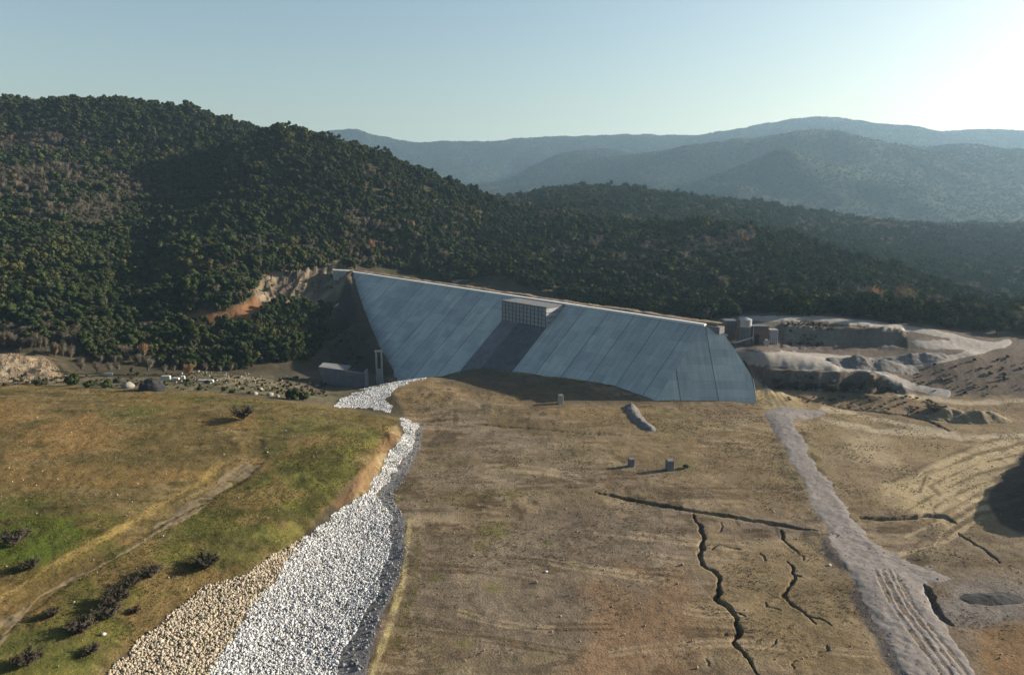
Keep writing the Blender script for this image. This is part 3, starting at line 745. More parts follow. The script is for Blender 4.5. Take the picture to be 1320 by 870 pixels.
rd = np.maximum.reduce([lm([(955, 411), (1050, 410), (1130, 418), (1200, 428), (1260, 441)], 3.5, 1.5, 1), lm([(1300, 441), (1275, 449), (1255, 455), (1212, 464.5), (1169, 469.5), (1134, 475), (1080, 474), (1000, 466), (950, 460)], 4.5, 1.5, 1.5),
                        lm([(1128, 475), (1150, 488), (1185, 500), (1222, 508)], 5, 2, 1.5), pm([(945, 452), (1010, 452), (1130, 462), (1120, 480), (1000, 474), (965, 470)], 3, 3), pm([(1160, 436), (1260, 440), (1300, 450), (1240, 452), (1190, 450)], 3, 4)])
patch('dirt_road', rd, .10, M['road'])
patch('haul_road', lm([(585, 362), (605, 357), (632, 349)], 3.0, 1.5, 1), .12, M['road'])

# ------------------------------------------------------------------ hills
d_mid = np.exp(np.linspace(math.log(566), math.log(1950), 260))
hx, hy, hF = polar_grid(d_mid, np.linspace(-1.25, 1.35, 560))
hz = H(hx, hy)
hz[hy < 569] -= 1.0
me = np_mesh('hills', np.stack([hx, hy, hz], -1), hF)
n = fbm(hx, hy, 60, 4, 11)
set_col(me, 'albedo', np.array([.036, .036, .020])[None] + np.clip(n, -1, 1)[:, None] * np.array([.015, .010, .008])[None])
tag(link('hills', me, M['earth']), kind='structure')

FC = []
def fr(lst, d):
    for px, py in lst: FC.append(PD(px, py, d))
E_R = [(250, 190), (340, 182), (430, 171), (465, 170), (500, 182), (560, 181), (640, 183), (700, 180), (780, 177), (860, 173), (920, 171), (970, 163), (1020, 156), (1080, 155), (1140, 163), (1210, 173), (1260, 170), (1320, 169), (1500, 178), (1750, 170)]
fr(E_R, 5200)
fr([(px, 262 if px < 1700 else 270) for px, _ in E_R], 7500)
fr([(430, 215), (520, 225), (600, 222), (660, 226), (780, 205), (1100, 180), (1320, 186), (1600, 200)], 4500)
fr([(733, 199), (690, 216), (650, 236)], 3900); fr([(780, 196)], 4200)
C_R = [(767, 230), (820, 212), (880, 195), (930, 189), (973, 178), (1007, 171), (1035, 170), (1063, 171), (1113, 183), (1180, 187), (1240, 183), (1280, 190), (1320, 198), (1500, 200), (1750, 215)]
fr(C_R, 3300)
fr([(px, py + 22) for px, py in C_R if px > 850], 4000)
fr([(1013, 195), (947, 224), (890, 238)], 2650); fr([(1040, 215), (1150, 225), (1250, 230), (1330, 235)], 2700); fr([(1000, 245), (1060, 232)], 2450); fr([(960, 240), (1100, 245), (1180, 240), (1230, 262), (1330, 265)], 2400)
fr([(900, 238), (830, 228), (800, 238)], 3000)
for px in (-100, 200, 400, 500, 600, 700, 800, 900, 1000, 1100, 1200, 1320, 1500, 1750):
    q = PD(px, 300, 1900); q[2] = -12; FC.append(q)
    if px < 860: q = PD(px, 300, 2700); q[2] = 30; FC.append(q)
    q = PD(px, 300, 2150); q[2] = 0; FC.append(q)
FC = np.array(FC)
_fq = lp(FC[:, 0], FC[:, 1]); _m = len(_fq)
_fd = np.sqrt(((_fq[:, None] - _fq[None]) ** 2).sum(-1) + 4e-4)
_fa = np.zeros((_m + 3, _m + 3)); _fa[:_m, :_m] = _fd - np.eye(_m) * .002; _fa[:_m, _m] = 1; _fa[:_m, _m + 1:] = _fq; _fa[_m, :_m] = 1; _fa[_m + 1:, :_m] = _fq.T
_fw = np.linalg.solve(_fa, np.concatenate([FC[:, 2], np.zeros(3)]))
def HF(x, y):
    x = np.asarray(x, float).ravel(); y = np.asarray(y, float).ravel(); out = np.empty(x.shape)
    q = lp(x, y)
    for i in range(0, len(x), 20000):
        c = q[i:i + 20000]
        D = np.sqrt(((c[:, None, 0] - _fq[None, :, 0]) ** 2 + (c[:, None, 1] - _fq[None, :, 1]) ** 2) + 4e-4)
        out[i:i + 20000] = D @ _fw[:_m] + _fw[_m] + c @ _fw[_m + 1:]
    r = 1 - np.abs(fbm(x, y, 620, 5, 201, .5))
    return out + (r - .65) * 42 * sstep(2000, 2600, y) + fbm(x, y, 90, 3, 203) * 6
d_far = np.exp(np.linspace(math.log(1900), math.log(8200), 330))
fx, fy, fF = polar_grid(d_far, np.linspace(-1.0, 1.25, 640))
fz = HF(fx, fy)
me = np_mesh('far_hills', np.stack([fx, fy, fz], -1), fF)
n = fbm(fx, fy, 260, 4, 12)
set_col(me, 'albedo', np.array([.020, .025, .015])[None] + np.clip(n, -1, 1)[:, None] * np.array([.008, .006, .004])[None])
tag(link('far_hills', me, M['earth']), kind='structure')

# ------------------------------------------------------------------ the dam
dam = empty('concrete_dam', dam_pt(DAM_LEN / 2, 0, 0))
tag(dam, 'long pale grey concrete gravity dam with sloping ribbed downstream face', 'dam')
ROOT0 = Vector(dam.location)
def under_dam(o):
    o.parent = dam; o.matrix_parent_inverse = Matrix.Translation(-ROOT0); return o
A_ = P(906, 420.6, HCR)
tA = float(np.dot((A_ - R_)[:2], AX))
C_ = P(975, 520, 0.0)
LOW = -22.0
tB = float(np.dot((B_ - R_)[:2], AX))
fn = np.cross(B_ - A_, C_ - A_); fn /= np.linalg.norm(fn)          # the end facet's plane
def facet_hit(px, py):
    r = ray(px, py); o = np.array([0, 0, HC])
    return o + r * (np.dot(A_ - o, fn) / np.dot(r, fn))
def facet_z(p, q, z):                                              # carry the edge p-q on to height z
    return p + (q - p) * ((z - p[2]) / (q[2] - p[2]))
Rf = facet_hit(929, 426); S1 = facet_hit(945, 447); S2 = facet_hit(961, 472); S3 = facet_hit(972, 490); S4 = facet_hit(974, 505)
Bl = A_ + (B_ - A_) * ((LOW - A_[2]) / (B_[2] - A_[2]))
Cl = facet_hit(975, 521); Cl = np.array([Cl[0], Cl[1], 0.0]) ; Cl2 = Cl + (Bl - B_)
tL = DAM_LEN + 1.0
Ltop = dam_pt(tL, 0, HCR); Llow = dam_pt(tL, SLOPE * (HCR - LOW), LOW)
bmf = bmesh.new()
uvl = bmf.loops.layers.uv.new('slab')
def face_uv(pts, uvs):
    f = bmf.faces.new([bmf.verts.new(tuple(p)) for p in pts])
    for l, u in zip(f.loops, uvs): l[uvl].uv = u
def uv_main(p):
    q = p[:2] - R_[:2]; return (float(np.dot(q, AX)), float((HCR - p[2]) * math.hypot(1, SLOPE)))
main = [Ltop, Llow, Bl, A_]
face_uv(main, [uv_main(p) for p in main])
fac = [A_, Bl, Cl2, Cl, S4, S3, S2, S1, Rf]
face_uv(fac, [(float(p[0]) * 1.0 + 7, float((HCR - p[2]) * 1.9)) for p in fac])
bmesh.ops.recalc_face_normals(bmf, faces=bmf.faces)
for f in bmf.faces:
    f.normal_update()
    if f.normal.y > 0: f.normal_flip()
mef = bpy.data.meshes.new('downstream_face'); bmf.to_mesh(mef); bmf.free()
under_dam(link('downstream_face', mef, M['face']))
# the mass behind the faces
mb = MB()
back = 8.0
Rb = Rf + np.array([.6, 6.5, 0]); Rb[2] = HCR; Lb = dam_pt(tL, -back, HCR)
v = lambda p, dz=0: (float(p[0]), float(p[1]), float(p[2]) + dz)
lowr = np.array([S3[0] - 4, S3[1] + 30, LOW])
mb.poly([v(Ltop, -.01), v(A_, -.01), v(Rf, -.01), v(Rb, -.01), v(Lb, -.01)])
mb.poly([v(Lb), v(Rb), v(np.array([Rb[0], Rb[1], LOW])), v(np.array([Lb[0], Lb[1], LOW]))])
mb.poly([v(Ltop), v(Lb), v(np.array([Lb[0], Lb[1], LOW])), v(Llow)])
for a, b in zip([Rf, S1, S2, S3, S4, Cl], [S1, S2, S3, S4, Cl, Cl2]):
    a2 = a + np.array([.6, 6.5, 0]); b2 = b + np.array([.6, 6.5, 0])
    mb.poly([v(a), v(b), v(b2), v(a2)])
under_dam(mb.build('dam_body', M['concrete']))
def strip_box(name, mat, t0, t1, o0, o1, z0, z1, step=12, jit=0.0):
    mb = MB(); t = t0
    pts = []
    mb.prism([v(dam_pt(t0, o0, z0)), v(dam_pt(t1, o0, z0)), v(dam_pt(t1, o1, z0)), v(dam_pt(t0, o1, z0))], (0, 0, z1 - z0))
    return under_dam(mb.build(name, mat))
strip_box('parapet', M['crest'], tA - .5, tL - .3, .05, -1.6, HCR - .9, HCR + .95)
strip_box('crest_road', M['crest'], tA - 5, tL, -1.63, -4.2, HCR, HCR + .30)
# earth and rubble left along the crest
nt_, no_ = 300, 9
T, O = np.meshgrid(np.linspace(tA - 4, tL + 4, nt_), np.linspace(-3.6, -11.5, no_), indexing='ij')
edge = np.clip(np.minimum((np.arange(no_)) / 2.0, (no_ - 1 - np.arange(no_)) / 2.0), 0, 1)[None]
Zc = HCR + .1 + edge * (.7 + .45 * fbm(T, O, 14, 4, 71) + .35 * fbm(T, O, 4, 3, 72)) - .3 * (1 - edge) - 3.0 * (np.arange(no_) >= no_ - 1)[None]
Vc = np.stack([R_[0] + AX[0] * T + NRM[0] * O, R_[1] + AX[1] * T + NRM[1] * O, Zc], -1).reshape(-1, 3)
ii = np.arange(nt_ * no_).reshape(nt_, no_)
under_dam(link('crest_fill', np_mesh('crest_fill', Vc, np.stack([ii[:-1, :-1], ii[1:, :-1], ii[1:, 1:], ii[:-1, 1:]], -1).reshape(-1, 4)), M['crest_earth']))
pm0 = MB(); pm0.cyl((0, 0, 0), (0, 0, 1.7), .075, n=6); pm0.box((0, 0, 1.72), (.22, .22, .08)); post0 = pm0.build('post', M['post']); post_me = post0.data
bpy.data.objects.remove(post0)
for k in range(84):
    t = tA + 2 + (tL - tA - 8) * (k + RNG.random() * .5) / 84
    o = link('post', post_me); o.location = dam_pt(t, -1.6 - RNG.random() * 2.2, HCR + .25)
    o.scale = (1, 1, .7 + .7 * RNG.random()); o.rotation_euler = (RNG.normal(0, .05), RNG.normal(0, .05), RNG.random())
    under_dam(o)
# spillway formwork block standing out of the face
b0, b1 = face_hit(648, 412), face_hit(703.5, 424)
t0_, t1_ = float(np.dot((b1 - R_)[:2], AX)), float(np.dot((b0 - R_)[:2], AX))
zb = (b0[2] + b1[2]) / 2; off = SLOPE * (HCR - zb)
ZT = HCR + .25
blk = MB(); blk.prism([v(dam_pt(t0_, off, zb - 1)), v(dam_pt(t1_, off, zb - 1)), v(dam_pt(t1_, -2, zb - 1)), v(dam_pt(t0_, -2, zb - 1))], (0, 0, ZT - zb + 1))
spill = under_dam(blk.build('spillway_block', M['form']))
ang = math.atan2(AX[1], AX[0])
def part_bar(name, t, o, z, size, mat=M['form_bar']):
    mb = MB(); p = dam_pt(t, o, z); mb.box(tuple(p), size, rz=ang); ob = mb.build(name, mat); ob.parent = spill
    return ob
wf = t1_ - t0_
for k in range(6): part_bar('waler', (t0_ + t1_) / 2, off + .16, zb + .2 + (ZT - zb - .6) * k / 5, (wf, .26, .16))
for k in range(13): part_bar('upright', t0_ + .2 + (wf - .4) * k / 12, off + .30, (zb + ZT) / 2, (.15, .24, ZT - zb))
for k in range(5):                                                 # bars on the return side
    z = zb + .4 + (ZT - zb - .8) * k / 4; o1 = SLOPE * (HCR - z)
    part_bar('side_waler', t0_ - .14, (off + o1) / 2, z, (.26, max(.4, off - o1), .24))
lid = MB(); lid.prism([v(dam_pt(t0_ - .3, off + .05, ZT + .01)), v(dam_pt(t1_ + .3, off + .05, ZT + .01)), v(dam_pt(t1_ + .3, -3.5, ZT + .01)), v(dam_pt(t0_ - .3, -3.5, ZT + .01))], (0, 0, .12))
lo = lid.build('deck', M['mid_concrete']); lo.parent = spill
# unlined chute panels below the block
def panel(name, ta, tb, za, zb_, mat):
    mb = MB(); n = np.array([NRM[0], NRM[1], SLOPE]); n /= np.linalg.norm(n)
    pts = [dam_pt(ta, SLOPE * (HCR - za), za), dam_pt(tb, SLOPE * (HCR - za), za), dam_pt(tb, SLOPE * (HCR - zb_), zb_), dam_pt(ta, SLOPE * (HCR - zb_), zb_)]
    mb.prism([v(p + n * .02) for p in pts], n * .10); return under_dam(mb.build(name, mat))
tm = t0_ + wf * .62
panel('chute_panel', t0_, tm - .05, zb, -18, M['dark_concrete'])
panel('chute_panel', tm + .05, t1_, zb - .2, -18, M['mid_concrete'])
# left abutment block
ab = MB(); pts = [P(429, 350, HCR), P(456.5, 351.5, HCR)]
q0, q1 = pts; dv = np.array([-.25, .97, 0]) * 9
ab.prism([v(q0, -6.5), v(q1, -6.5), v(q1 + dv, -6.5), v(q0 + dv, -6.5)], (0, 0, 7.4))
under_dam(ab.build('abutment_block', M['concrete']))
rb_ = MB(); q = P(922, 427, HCR - 1)
rb_.box((q[0] + 1, q[1] + 6, HCR - 1.2), (8, 4, 3.0), rz=ang); under_dam(rb_.build('abutment_block', M['mid_concrete']))

# ------------------------------------------------------------------ structures about the dam
def gp(px, py): return G(px, py)
q = P(489.5, 491.5, -12.5); hz0 = float(H([q[0]], [q[1]])[0])
tw = empty('portal_tower', (q[0], q[1], hz0))
tag(tw, 'slim grey concrete twin-column tower at the dam foot in shadow', 'tower')
top = P(489.5, 453, 0); ht = (PD(489.5, 453.5, q[1])[2]) - hz0
for s in (-1, 1): MB().box((s * 1.35, 0, ht / 2 - .5), (.75, 1.2, ht + 1), bev=.04).build('column', M['concrete'], tw)
MB().box((0, 0, ht + .3), (4.0, 1.7, .9), bev=.05).build('cap_beam', M['concrete'], tw)
MB().box((0, 0, ht * .22), (1.9, .9, ht * .44 + 1)).build('base_wall', M['concrete'], tw)
q = P(443, 497, -11.0); hz0 = float(H([q[0]], [q[1]])[0])
ww = empty('wing_wall', (q[0], q[1], -12.5)); s = q[1] / F_PX
tag(ww, 'low pale concrete wing wall with sloping top in the shade left of the dam', 'retaining wall')
W_ = 52 * s; Hh = 25 * s + 1.5
MB().prism([(-W_ * .5, 0, 0), (W_ * .5, 0, 0), (W_ * .52, 0, Hh * .70), (W_ * .1, 0, Hh * .82), (-W_ * .62, 0, Hh)], (0, 1.4, 0)).build('wall', M['mid_concrete'], ww)  # darker concrete on these walls stands for the shadow cast by the dam
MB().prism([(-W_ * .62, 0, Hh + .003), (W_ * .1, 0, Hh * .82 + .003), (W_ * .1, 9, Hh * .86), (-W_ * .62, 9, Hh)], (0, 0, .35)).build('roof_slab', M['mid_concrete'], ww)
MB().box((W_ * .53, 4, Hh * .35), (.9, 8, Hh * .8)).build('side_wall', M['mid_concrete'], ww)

def block(px, py, w, h, label, name='concrete_block', rz=.15, pale=False, kids=True):
    g = gp(px, py)
    r = empty(name, g, rz); tag(r, label, 'concrete block', None)
    MB().box((0, 0, h / 2 - .15), (w, w, h + .3), bev=.05).build('shaft', M['mid_concrete'] if not pale else M['concrete'], r)
    if kids: MB().box((0, 0, h + .06), (w * .86, w * .86, .12), bev=.02).build('lid', M['mid_concrete'], r)
    return r
block(813.5, 600.5, 1.65, 2.3, 'small square concrete manhole shaft standing alone on the brown plain', 'manhole_shaft')
b2 = block(863, 605.5, 2.0, 3.1, 'taller concrete manhole shaft beside a green shrub on the plain', 'manhole_shaft', .2)
MB().box((-2.2, .2, .35), (3.0, .25, .25), rz=.25).build('pipe_stub', M['pale_steel'], b2)
block(722.5, 520.0, 1.9, 3.6, 'pale concrete manhole shaft in the dark shade under the dam', 'manhole_shaft', .1, True)

# batching plant behind the right end of the dam
def place(px, py, z): return P(px, py, z)
q = gp(960, 443); s = q[1] / F_PX
tk_ = empty('storage_tank', (q[0], q[1], q[2])); tag(tk_, 'tall round storage tank with pale top ring on dark base', 'tank')
MB().cyl((0, 0, -1), (0, 0, 23 * s), 7.6 * s, n=28).build('tank_base', M['steel'], tk_, False)
MB().cyl((0, 0, 23 * s), (0, 0, 33 * s), 7.2 * s, n=28).build('tank_top', M['pale_steel'], tk_, False)
MB().cyl((0, 0, 33 * s), (0, 0, 35 * s), 7.2 * s, 2 * s, n=28).build('roof', M['pale_steel'], tk_, False)
pp = MB(); pp.cyl((8.4 * s, -5 * s, 2), (8.4 * s, -5 * s, 24 * s), .28, n=8); pp.build('downpipe', M['pale_steel'], tk_)
q2 = gp(954, 441)
cv = empty('conveyor_pipe', (q2[0], q2[1] - 3, q2[2])); tag(cv, 'thin pale pipe running low beside the storage tank', 'pipe')
MB().cyl((-12 * s, -2, .6), (13 * s, -1, 3.2), .42, n=10).build('pipe', M['pale_steel'], cv)
for xx in (-8 * s, 0, 9 * s): MB().box((xx, -1.5, .7), (.3, .3, 2.2 + xx * .1)).build('support', M['steel'], cv)
q = gp(941, 437)
sl = empty('aggregate_hopper', (q[0], q[1], q[2])); tag(sl, 'dark steel hopper on legs between tank and dam end', 'hopper')
MB().prism([(-7 * s, 0, 12 * s), (7 * s, 0, 12 * s), (8 * s, 0, 25 * s), (-8 * s, 0, 25 * s)], (0, 6, 0)).build('bin', M['steel'], sl)
for xx in (-6 * s, 6 * s):
    for yy in (.3, 5.7): MB().box((xx, yy, 6 * s - .4), (.4, .4, 12 * s + .8)).build('leg', M['steel'], sl)
q = gp(979, 444)
sh = empty('site_shed', (q[0], q[1], q[2])); tag(sh, 'brown sheet metal shed with open dark door beside the tank', 'shed')
MB().box((0, 3, 11 * s), (21 * s, 6, 24 * s)).build('wall', M['shed'], sh)
MB().box((0, 2.8, 23.6 * s), (23 * s, 7, .4), rx=-.05).build('roof', M['steel'], sh)
MB().box((-4 * s, -.03, 7 * s), (6 * s, .1, 13 * s)).build('door', M['black'], sh)
q = gp(985, 445)
mx = empty('mixer_drum', (q[0], q[1] - 2, q[2])); tag(mx, 'small pale round drum standing before the brown shed', 'drum')
MB().cyl((0, -.9, 3.4 * s + .5), (0, .9, 3.4 * s + .9), 4.0 * s, 3.2 * s, n=18).build('drum', M['pale_steel'], mx)
for xx in (-2.4 * s, 2.4 * s): MB().box((xx, .2, .8), (.3, .4, 2.2)).build('leg', M['shed'], mx)
q = gp(996.5, 443)
ct = empty('site_container', (q[0], q[1], q[2])); tag(ct, 'upright pale grey steel container right of the brown shed', 'container')
MB().box((0, 1.5, 9 * s), (11 * s, 3.4, 19.5 * s), bev=.06).build('body', M['pale_steel'], ct)
for k in range(4): MB().box((-4.2 * s + k * 2.8 * s, -.24, 9 * s), (.14, .08, 17 * s)).build('rib', M['steel'], ct)
q = gp(934.5, 447)
pr = empty('end_pier', (q[0], q[1], q[2])); tag(pr, 'short grey concrete pier by the right end of the dam crest', 'pier')
MB().box((0, 1, 7 * s), (4 * s, 2, 17 * s), bev=.05).build('pier_body', M['concrete'], pr)
MB().box((0, 1, 15.6 * s), (6 * s, 2.6, .5)).build('pier_cap', M['concrete'], pr)

# ------------------------------------------------------------------ heaps
def heap(name, label, cat, px, py, rx, ry, h, mat, peaks=((0, 0, 1),), seed=0, dz=-.3, rz=0.0, dome=False):
    g = gp(px, py)
    n = 44; u = np.linspace(-1.25, 1.25, n)
    X, Y = np.meshgrid(u, u, indexing='ij')
    Z = np.zeros_like(X)
    for (ox, oy, k) in peaks:
        e = np.hypot((X - ox), (Y - oy)); Z = np.maximum(Z, k * (np.sqrt(np.clip(1 - e * e, 0, 1)) if dome else np.clip(1 - e, 0, 1)))
    Z = Z * h * (1 + .22 * fbm(X * rx + g[0], Y * ry, 4, 4, seed)) + fbm(X * rx + g[0], Y * ry, 2.0, 3, seed + 3) * .12 * h * (Z > 0.02)
    Xw = X * rx; Yw = Y * ry
    c, s_ = math.cos(rz), math.sin(rz)
    Xr, Yr = Xw * c - Yw * s_, Xw * s_ + Yw * c
    base = H((g[0] + Xr).ravel(), (g[1] + Yr).ravel()).reshape(X.shape) - g[2]
    Zw = base + Z - .35 * (Z <= 0.01) - .05
    ii = np.arange(n * n).reshape(n, n)
    keep = (Z > 0.005)
    kc = keep[:-1, :-1] | keep[1:, :-1] | keep[1:, 1:] | keep[:-1, 1:]
    Fq = np.stack([ii[:-1, :-1], ii[1:, :-1], ii[1:, 1:], ii[:-1, 1:]], -1)[kc]
    idx, inv = np.unique(Fq, return_inverse=True)
    Vv = np.stack([Xr, Yr, Zw], -1).reshape(-1, 3)[idx]
    o = link(name, np_mesh(name, Vv, inv.reshape(-1, 4)), mat); o.location = tuple(g)
    return tag(o, label, cat)
ln = [(t * .8 - .1 * t * t, -t) for t in np.linspace(-.9, .9, 9)]
def windrow(name, label, cat, pts, w, h, mat, seed):                # long pile along a line of photo points
    pa = [gp(*p) for p in pts]
    L = np.array(pa); seg = np.r_[0, np.cumsum(np.hypot(*(L[1:, :2] - L[:-1, :2]).T))]
    tt = np.linspace(0, seg[-1], 70); cx_ = np.interp(tt, seg, L[:, 0]); cy_ = np.interp(tt, seg, L[:, 1])
    dx, dy = np.gradient(cx_), np.gradient(cy_); ll = np.hypot(dx, dy); nx, ny = -dy / ll, dx / ll
    k = np.linspace(-1, 1, 19)
    ws = w * np.minimum(1, .55 + 3 * np.minimum(np.arange(70), 69 - np.arange(70)) / 69.)
    ws = ws * (1 + .12 * fbm(tt, tt * 0, 6, 3, seed))
    X = cx_[:, None] + nx[:, None] * k[None] * ws[:, None]; Y = cy_[:, None] + ny[:, None] * k[None] * ws[:, None]
    endf = np.minimum(1, np.minimum(np.arange(70), 69 - np.arange(70)) / 6.)
    prof = np.clip(1 - np.abs(k) ** 1.5, 0, 1)[None] * endf[:, None]
    Z = H(X.ravel(), Y.ravel()).reshape(X.shape) - .12 + prof * h * (1 + .25 * fbm(X, Y, 4, 4, seed + 1)) + .15 * fbm(X, Y, 1.2, 3, seed + 2) * prof
    o0 = np.array([cx_[35], cy_[35], 0.0]); ii = np.arange(X.size).reshape(X.shape)
    Vv = np.stack([X - o0[0], Y - o0[1], Z], -1).reshape(-1, 3)
    o = link(name, np_mesh(name, Vv, np.stack([ii[:-1, :-1], ii[1:, :-1], ii[1:, 1:], ii[:-1, 1:]], -1).reshape(-1, 4)), mat); o.location = tuple(o0)
    return tag(o, label, cat)
windrow('gravel_windrow', 'long grey gravel windrow curving out from the dam toe onto the plain', 'gravel heap', [(812, 521), (815, 530), (822, 541), (836, 552), (843, 557)], 2.7, 1.3, M['grey_gravel'], 5)
heap('gravel_pile', 'pointed dark grey gravel pile on the upper terrace', 'gravel heap', 1108, 470, 11, 7, 4.6, M['grey_gravel'], ((0, 0, 1), (-.5, .1, .4)), 11)
heap('gravel_pile', 'long low grey gravel pile behind the pointed one on the terrace', 'gravel heap', 1173, 463, 13, 6, 2.6, M['grey_gravel'], ((0, 0, 1), (.4, 0, .8), (-.4, 0, .7)), 12)
heap('gravel_pile', 'brown flat topped spoil pile right of the pointed pile', 'spoil heap', 1137, 470, 12, 6, 2.6, M['grey_gravel'], ((0, 0, 1), (.4, 0, .9), (-.4, .1, .8)), 13)
heap('soil_heap', 'lumpy brown soil heap at the edge of the right plain', 'soil heap', 1217, 536, 6, 4, 2.6, M['dirt'], ((0, 0, 1), (.5, .1, .7), (-.4, 0, .6)), 14)
heap('soil_heap', 'longer brown soil heap right of the lumpy one near the bright track', 'soil heap', 1262, 538, 9, 4, 2.8, M['dirt'], ((0, 0, 1), (.45, .1, .8), (-.5, 0, .7)), 15)
heap('dark_mound', 'dark rounded mound of earth with pale rim beside the meadow edge', 'mound', 197, 503, 5.2, 4, 4.2, M['black'], ((0, 0, 1),), 16, dome=True)
heap('gravel_pile', 'low dark gravel pile on the pale gravel patch at the right', 'gravel heap', 1278, 771, 5.2, 2.4, .8, M['black'], ((0, 0, 1), (.4, .1, .8), (-.4, -.1, .8)), 19)

# ------------------------------------------------------------------ riprap
ICO = bmesh.new(); bmesh.ops.create_icosphere(ICO, subdivisions=1, radius=1.0)
IV = np.array([tuple(v_.co) for v_ in ICO.verts]); ICO.verts.ensure_lookup_table(); IF = np.array([[v_.index for v_ in f.verts] for f in ICO.faces]); ICO.free()
def rocks(name, polys, spacing, smin, smax, colf, seed, label=None, lift=.15, dens_=1.0):
    rng = np.random.default_rng(seed)
    allp = []
    for poly in polys:
        pw = P(np.array([p[0] for p in poly]), np.array([p[1] for p in poly]), 0.0)
        x0, x1, y0, y1 = pw[:, 0].min() - 12, pw[:, 0].max() + 12, pw[:, 1].min() - 12, pw[:, 1].max() + 20
        n = int((x1 - x0) * (y1 - y0) / spacing ** 2 * dens_)
        x = rng.uniform(x0, x1, n); y = rng.uniform(y0, y1, n)
        z = H(x, y, False); px, py = proj(x, y, z)
        ok = (poly_sd(px, py, poly) + fbm(x, y, 4, 3, seed) * 5 * (py / 870) > 0)
        allp.append(np.stack([x, y, z], -1)[ok])
    C = np.concatenate(allp); n = len(C)
    C[:, 2] = H(C[:, 0], C[:, 1])
    s = rng.uniform(smin, smax, n) * np.where(rng.random(n) < .08, 1.5, 1)
    sc = s[:, None] * rng.uniform(.35, 1.45, (n, 3)) * .5
    q = rng.normal(size=(n, 4)); q /= np.linalg.norm(q, axis=1)[:, None]
    w, a, b, c = q.T
    Rm = np.stack([1 - 2 * (b * b + c * c), 2 * (a * b - c * w), 2 * (a * c + b * w), 2 * (a * b + c * w), 1 - 2 * (a * a + c * c), 2 * (b * c - a * w), 2 * (a * c - b * w), 2 * (b * c + a * w), 1 - 2 * (a * a + b * b)], -1).reshape(n, 3, 3)
    k = len(IV)
    loc = IV[None] * sc[:, None] * rng.uniform(.72, 1.2, (n, k, 1))
    Vv = np.einsum('nij,nkj->nki', Rm, loc) + C[:, None] + np.array([0, 0, 1])[None, None] * (s * lift * rng.uniform(.2, 1.6, n))[:, None, None]
    Fv = (IF[None] + (np.arange(n) * k)[:, None, None]).reshape(-1, 3)
    me = np_mesh(name, Vv.reshape(-1, 3), Fv, smooth=False)
    set_col(me, 'albedo', np.repeat(colf(rng, n, C), k, 0))
    o = link(name, me, M['white_rock'])
    return tag(o, kind='stuff'), n
def c_white(rng, n, C):
    b = rng.uniform(.30, .98, n)[:, None]; return b * np.array([.985, .99, 1.0])[None] * (1 - .04 * rng.random((n, 3)))
def c_tan(rng, n, C):
    b = rng.uniform(.34, .66, n)[:, None]; return b * np.array([1.0, .86, .66])[None] * (1 - .08 * rng.random((n, 3)))
def c_grey(rng, n, C):
    b = rng.uniform(.18, .42, n)[:, None]; return b * np.array([1.0, .98, 1.0])[None]
WPOLY = [(517, 541), (538, 548), (532, 575), (512, 604), (485, 637), (503, 663), (501, 713), (484, 767), (461, 807), (441, 840), (430, 868), (425, 905), (240, 905), (270, 868), (307, 807), (357, 743), (393, 690), (440, 657), (472, 637), (503, 582), (521, 562)]
WPOLY2 = [(556, 484), (545, 488), (513, 499), (502, 508), (493, 514), (504, 523), (502, 531), (488, 530), (432, 523), (440, 514), (470, 503), (512, 491), (550, 483)]
rocks('white_riprap', [WPOLY, WPOLY2, [(550, 482), (575, 478), (597, 475.5), (597, 478), (575, 482), (556, 487)]], .23, .20, .52, c_white, 3)
TPOLY = [(393, 690), (360, 713), (327, 734), (267, 754), (217, 793), (177, 827), (143, 868), (110, 905), (240, 905), (270, 868), (307, 807), (357, 743)]
rocks('tan_riprap', [TPOLY], .27, .22, .55, c_tan, 4)
GPOLY = [(546, 548), (541, 578), (526, 608), (508, 640), (523, 672), (523, 713), (503, 767), (483, 823), (473, 868), (430, 868), (441, 840), (461, 807), (484, 767), (501, 713), (503, 663), (486, 637), (512, 604), (532, 575), (538, 548)]
rocks('grey_rubble', [GPOLY], .9, .25, .6, c_grey, 5)
def c_peb(rng, n, C):
    b = rng.uniform(.2, .5, n)[:, None]; return b * np.array([1.0, .9, .76])[None]
rocks('scattered_stones', [[(560, 500), (960, 530), (1050, 690), (1140, 868), (500, 868), (530, 680)], [(1010, 520), (1320, 530), (1320, 860), (1240, 860), (1110, 690)]], 4.2, .12, .42, c_peb, 6, lift=.3)
rocks('pale_stones', [[(0, 520), (500, 540), (440, 650), (300, 740), (150, 868), (0, 868)]], 6.5, .15, .45, c_peb, 8, lift=.4)
rocks('quarry_rubble', [[(1010, 420), (1160, 430), (1150, 447), (1010, 449)], [(975, 476), (1130, 490), (1160, 506), (985, 504)]], 1.8, .4, 1.4, c_grey, 9)
def c_earth(rng, n, C):
    b = rng.uniform(.16, .36, n)[:, None]; return b * np.array([1.0, .80, .58])[None]
rocks('spoil_rubble', [[(-20, 455), (60, 462), (92, 490), (-20, 494)]], 1.2, .18, .75, c_earth, 12)
def c_road(rng, n, C):
    b = rng.uniform(.22, .46, n)[:, None]; return b * np.array([1.0, .92, .88])[None]
rocks('road_gravel', [[(x_ - 12, y_) if k_ < 18 else (x_ + 10, y_) for k_, (x_, y_) in enumerate([(1030, 526)] * 0 + ROAD_POLY)]], .9, .08, .26, c_road, 13, lift=.3)
rocks('valley_stones', [[(250, 476), (430, 482), (420, 500), (320, 503), (200, 494)]], 5.0, .3, 1.2, c_peb, 10, lift=.2)

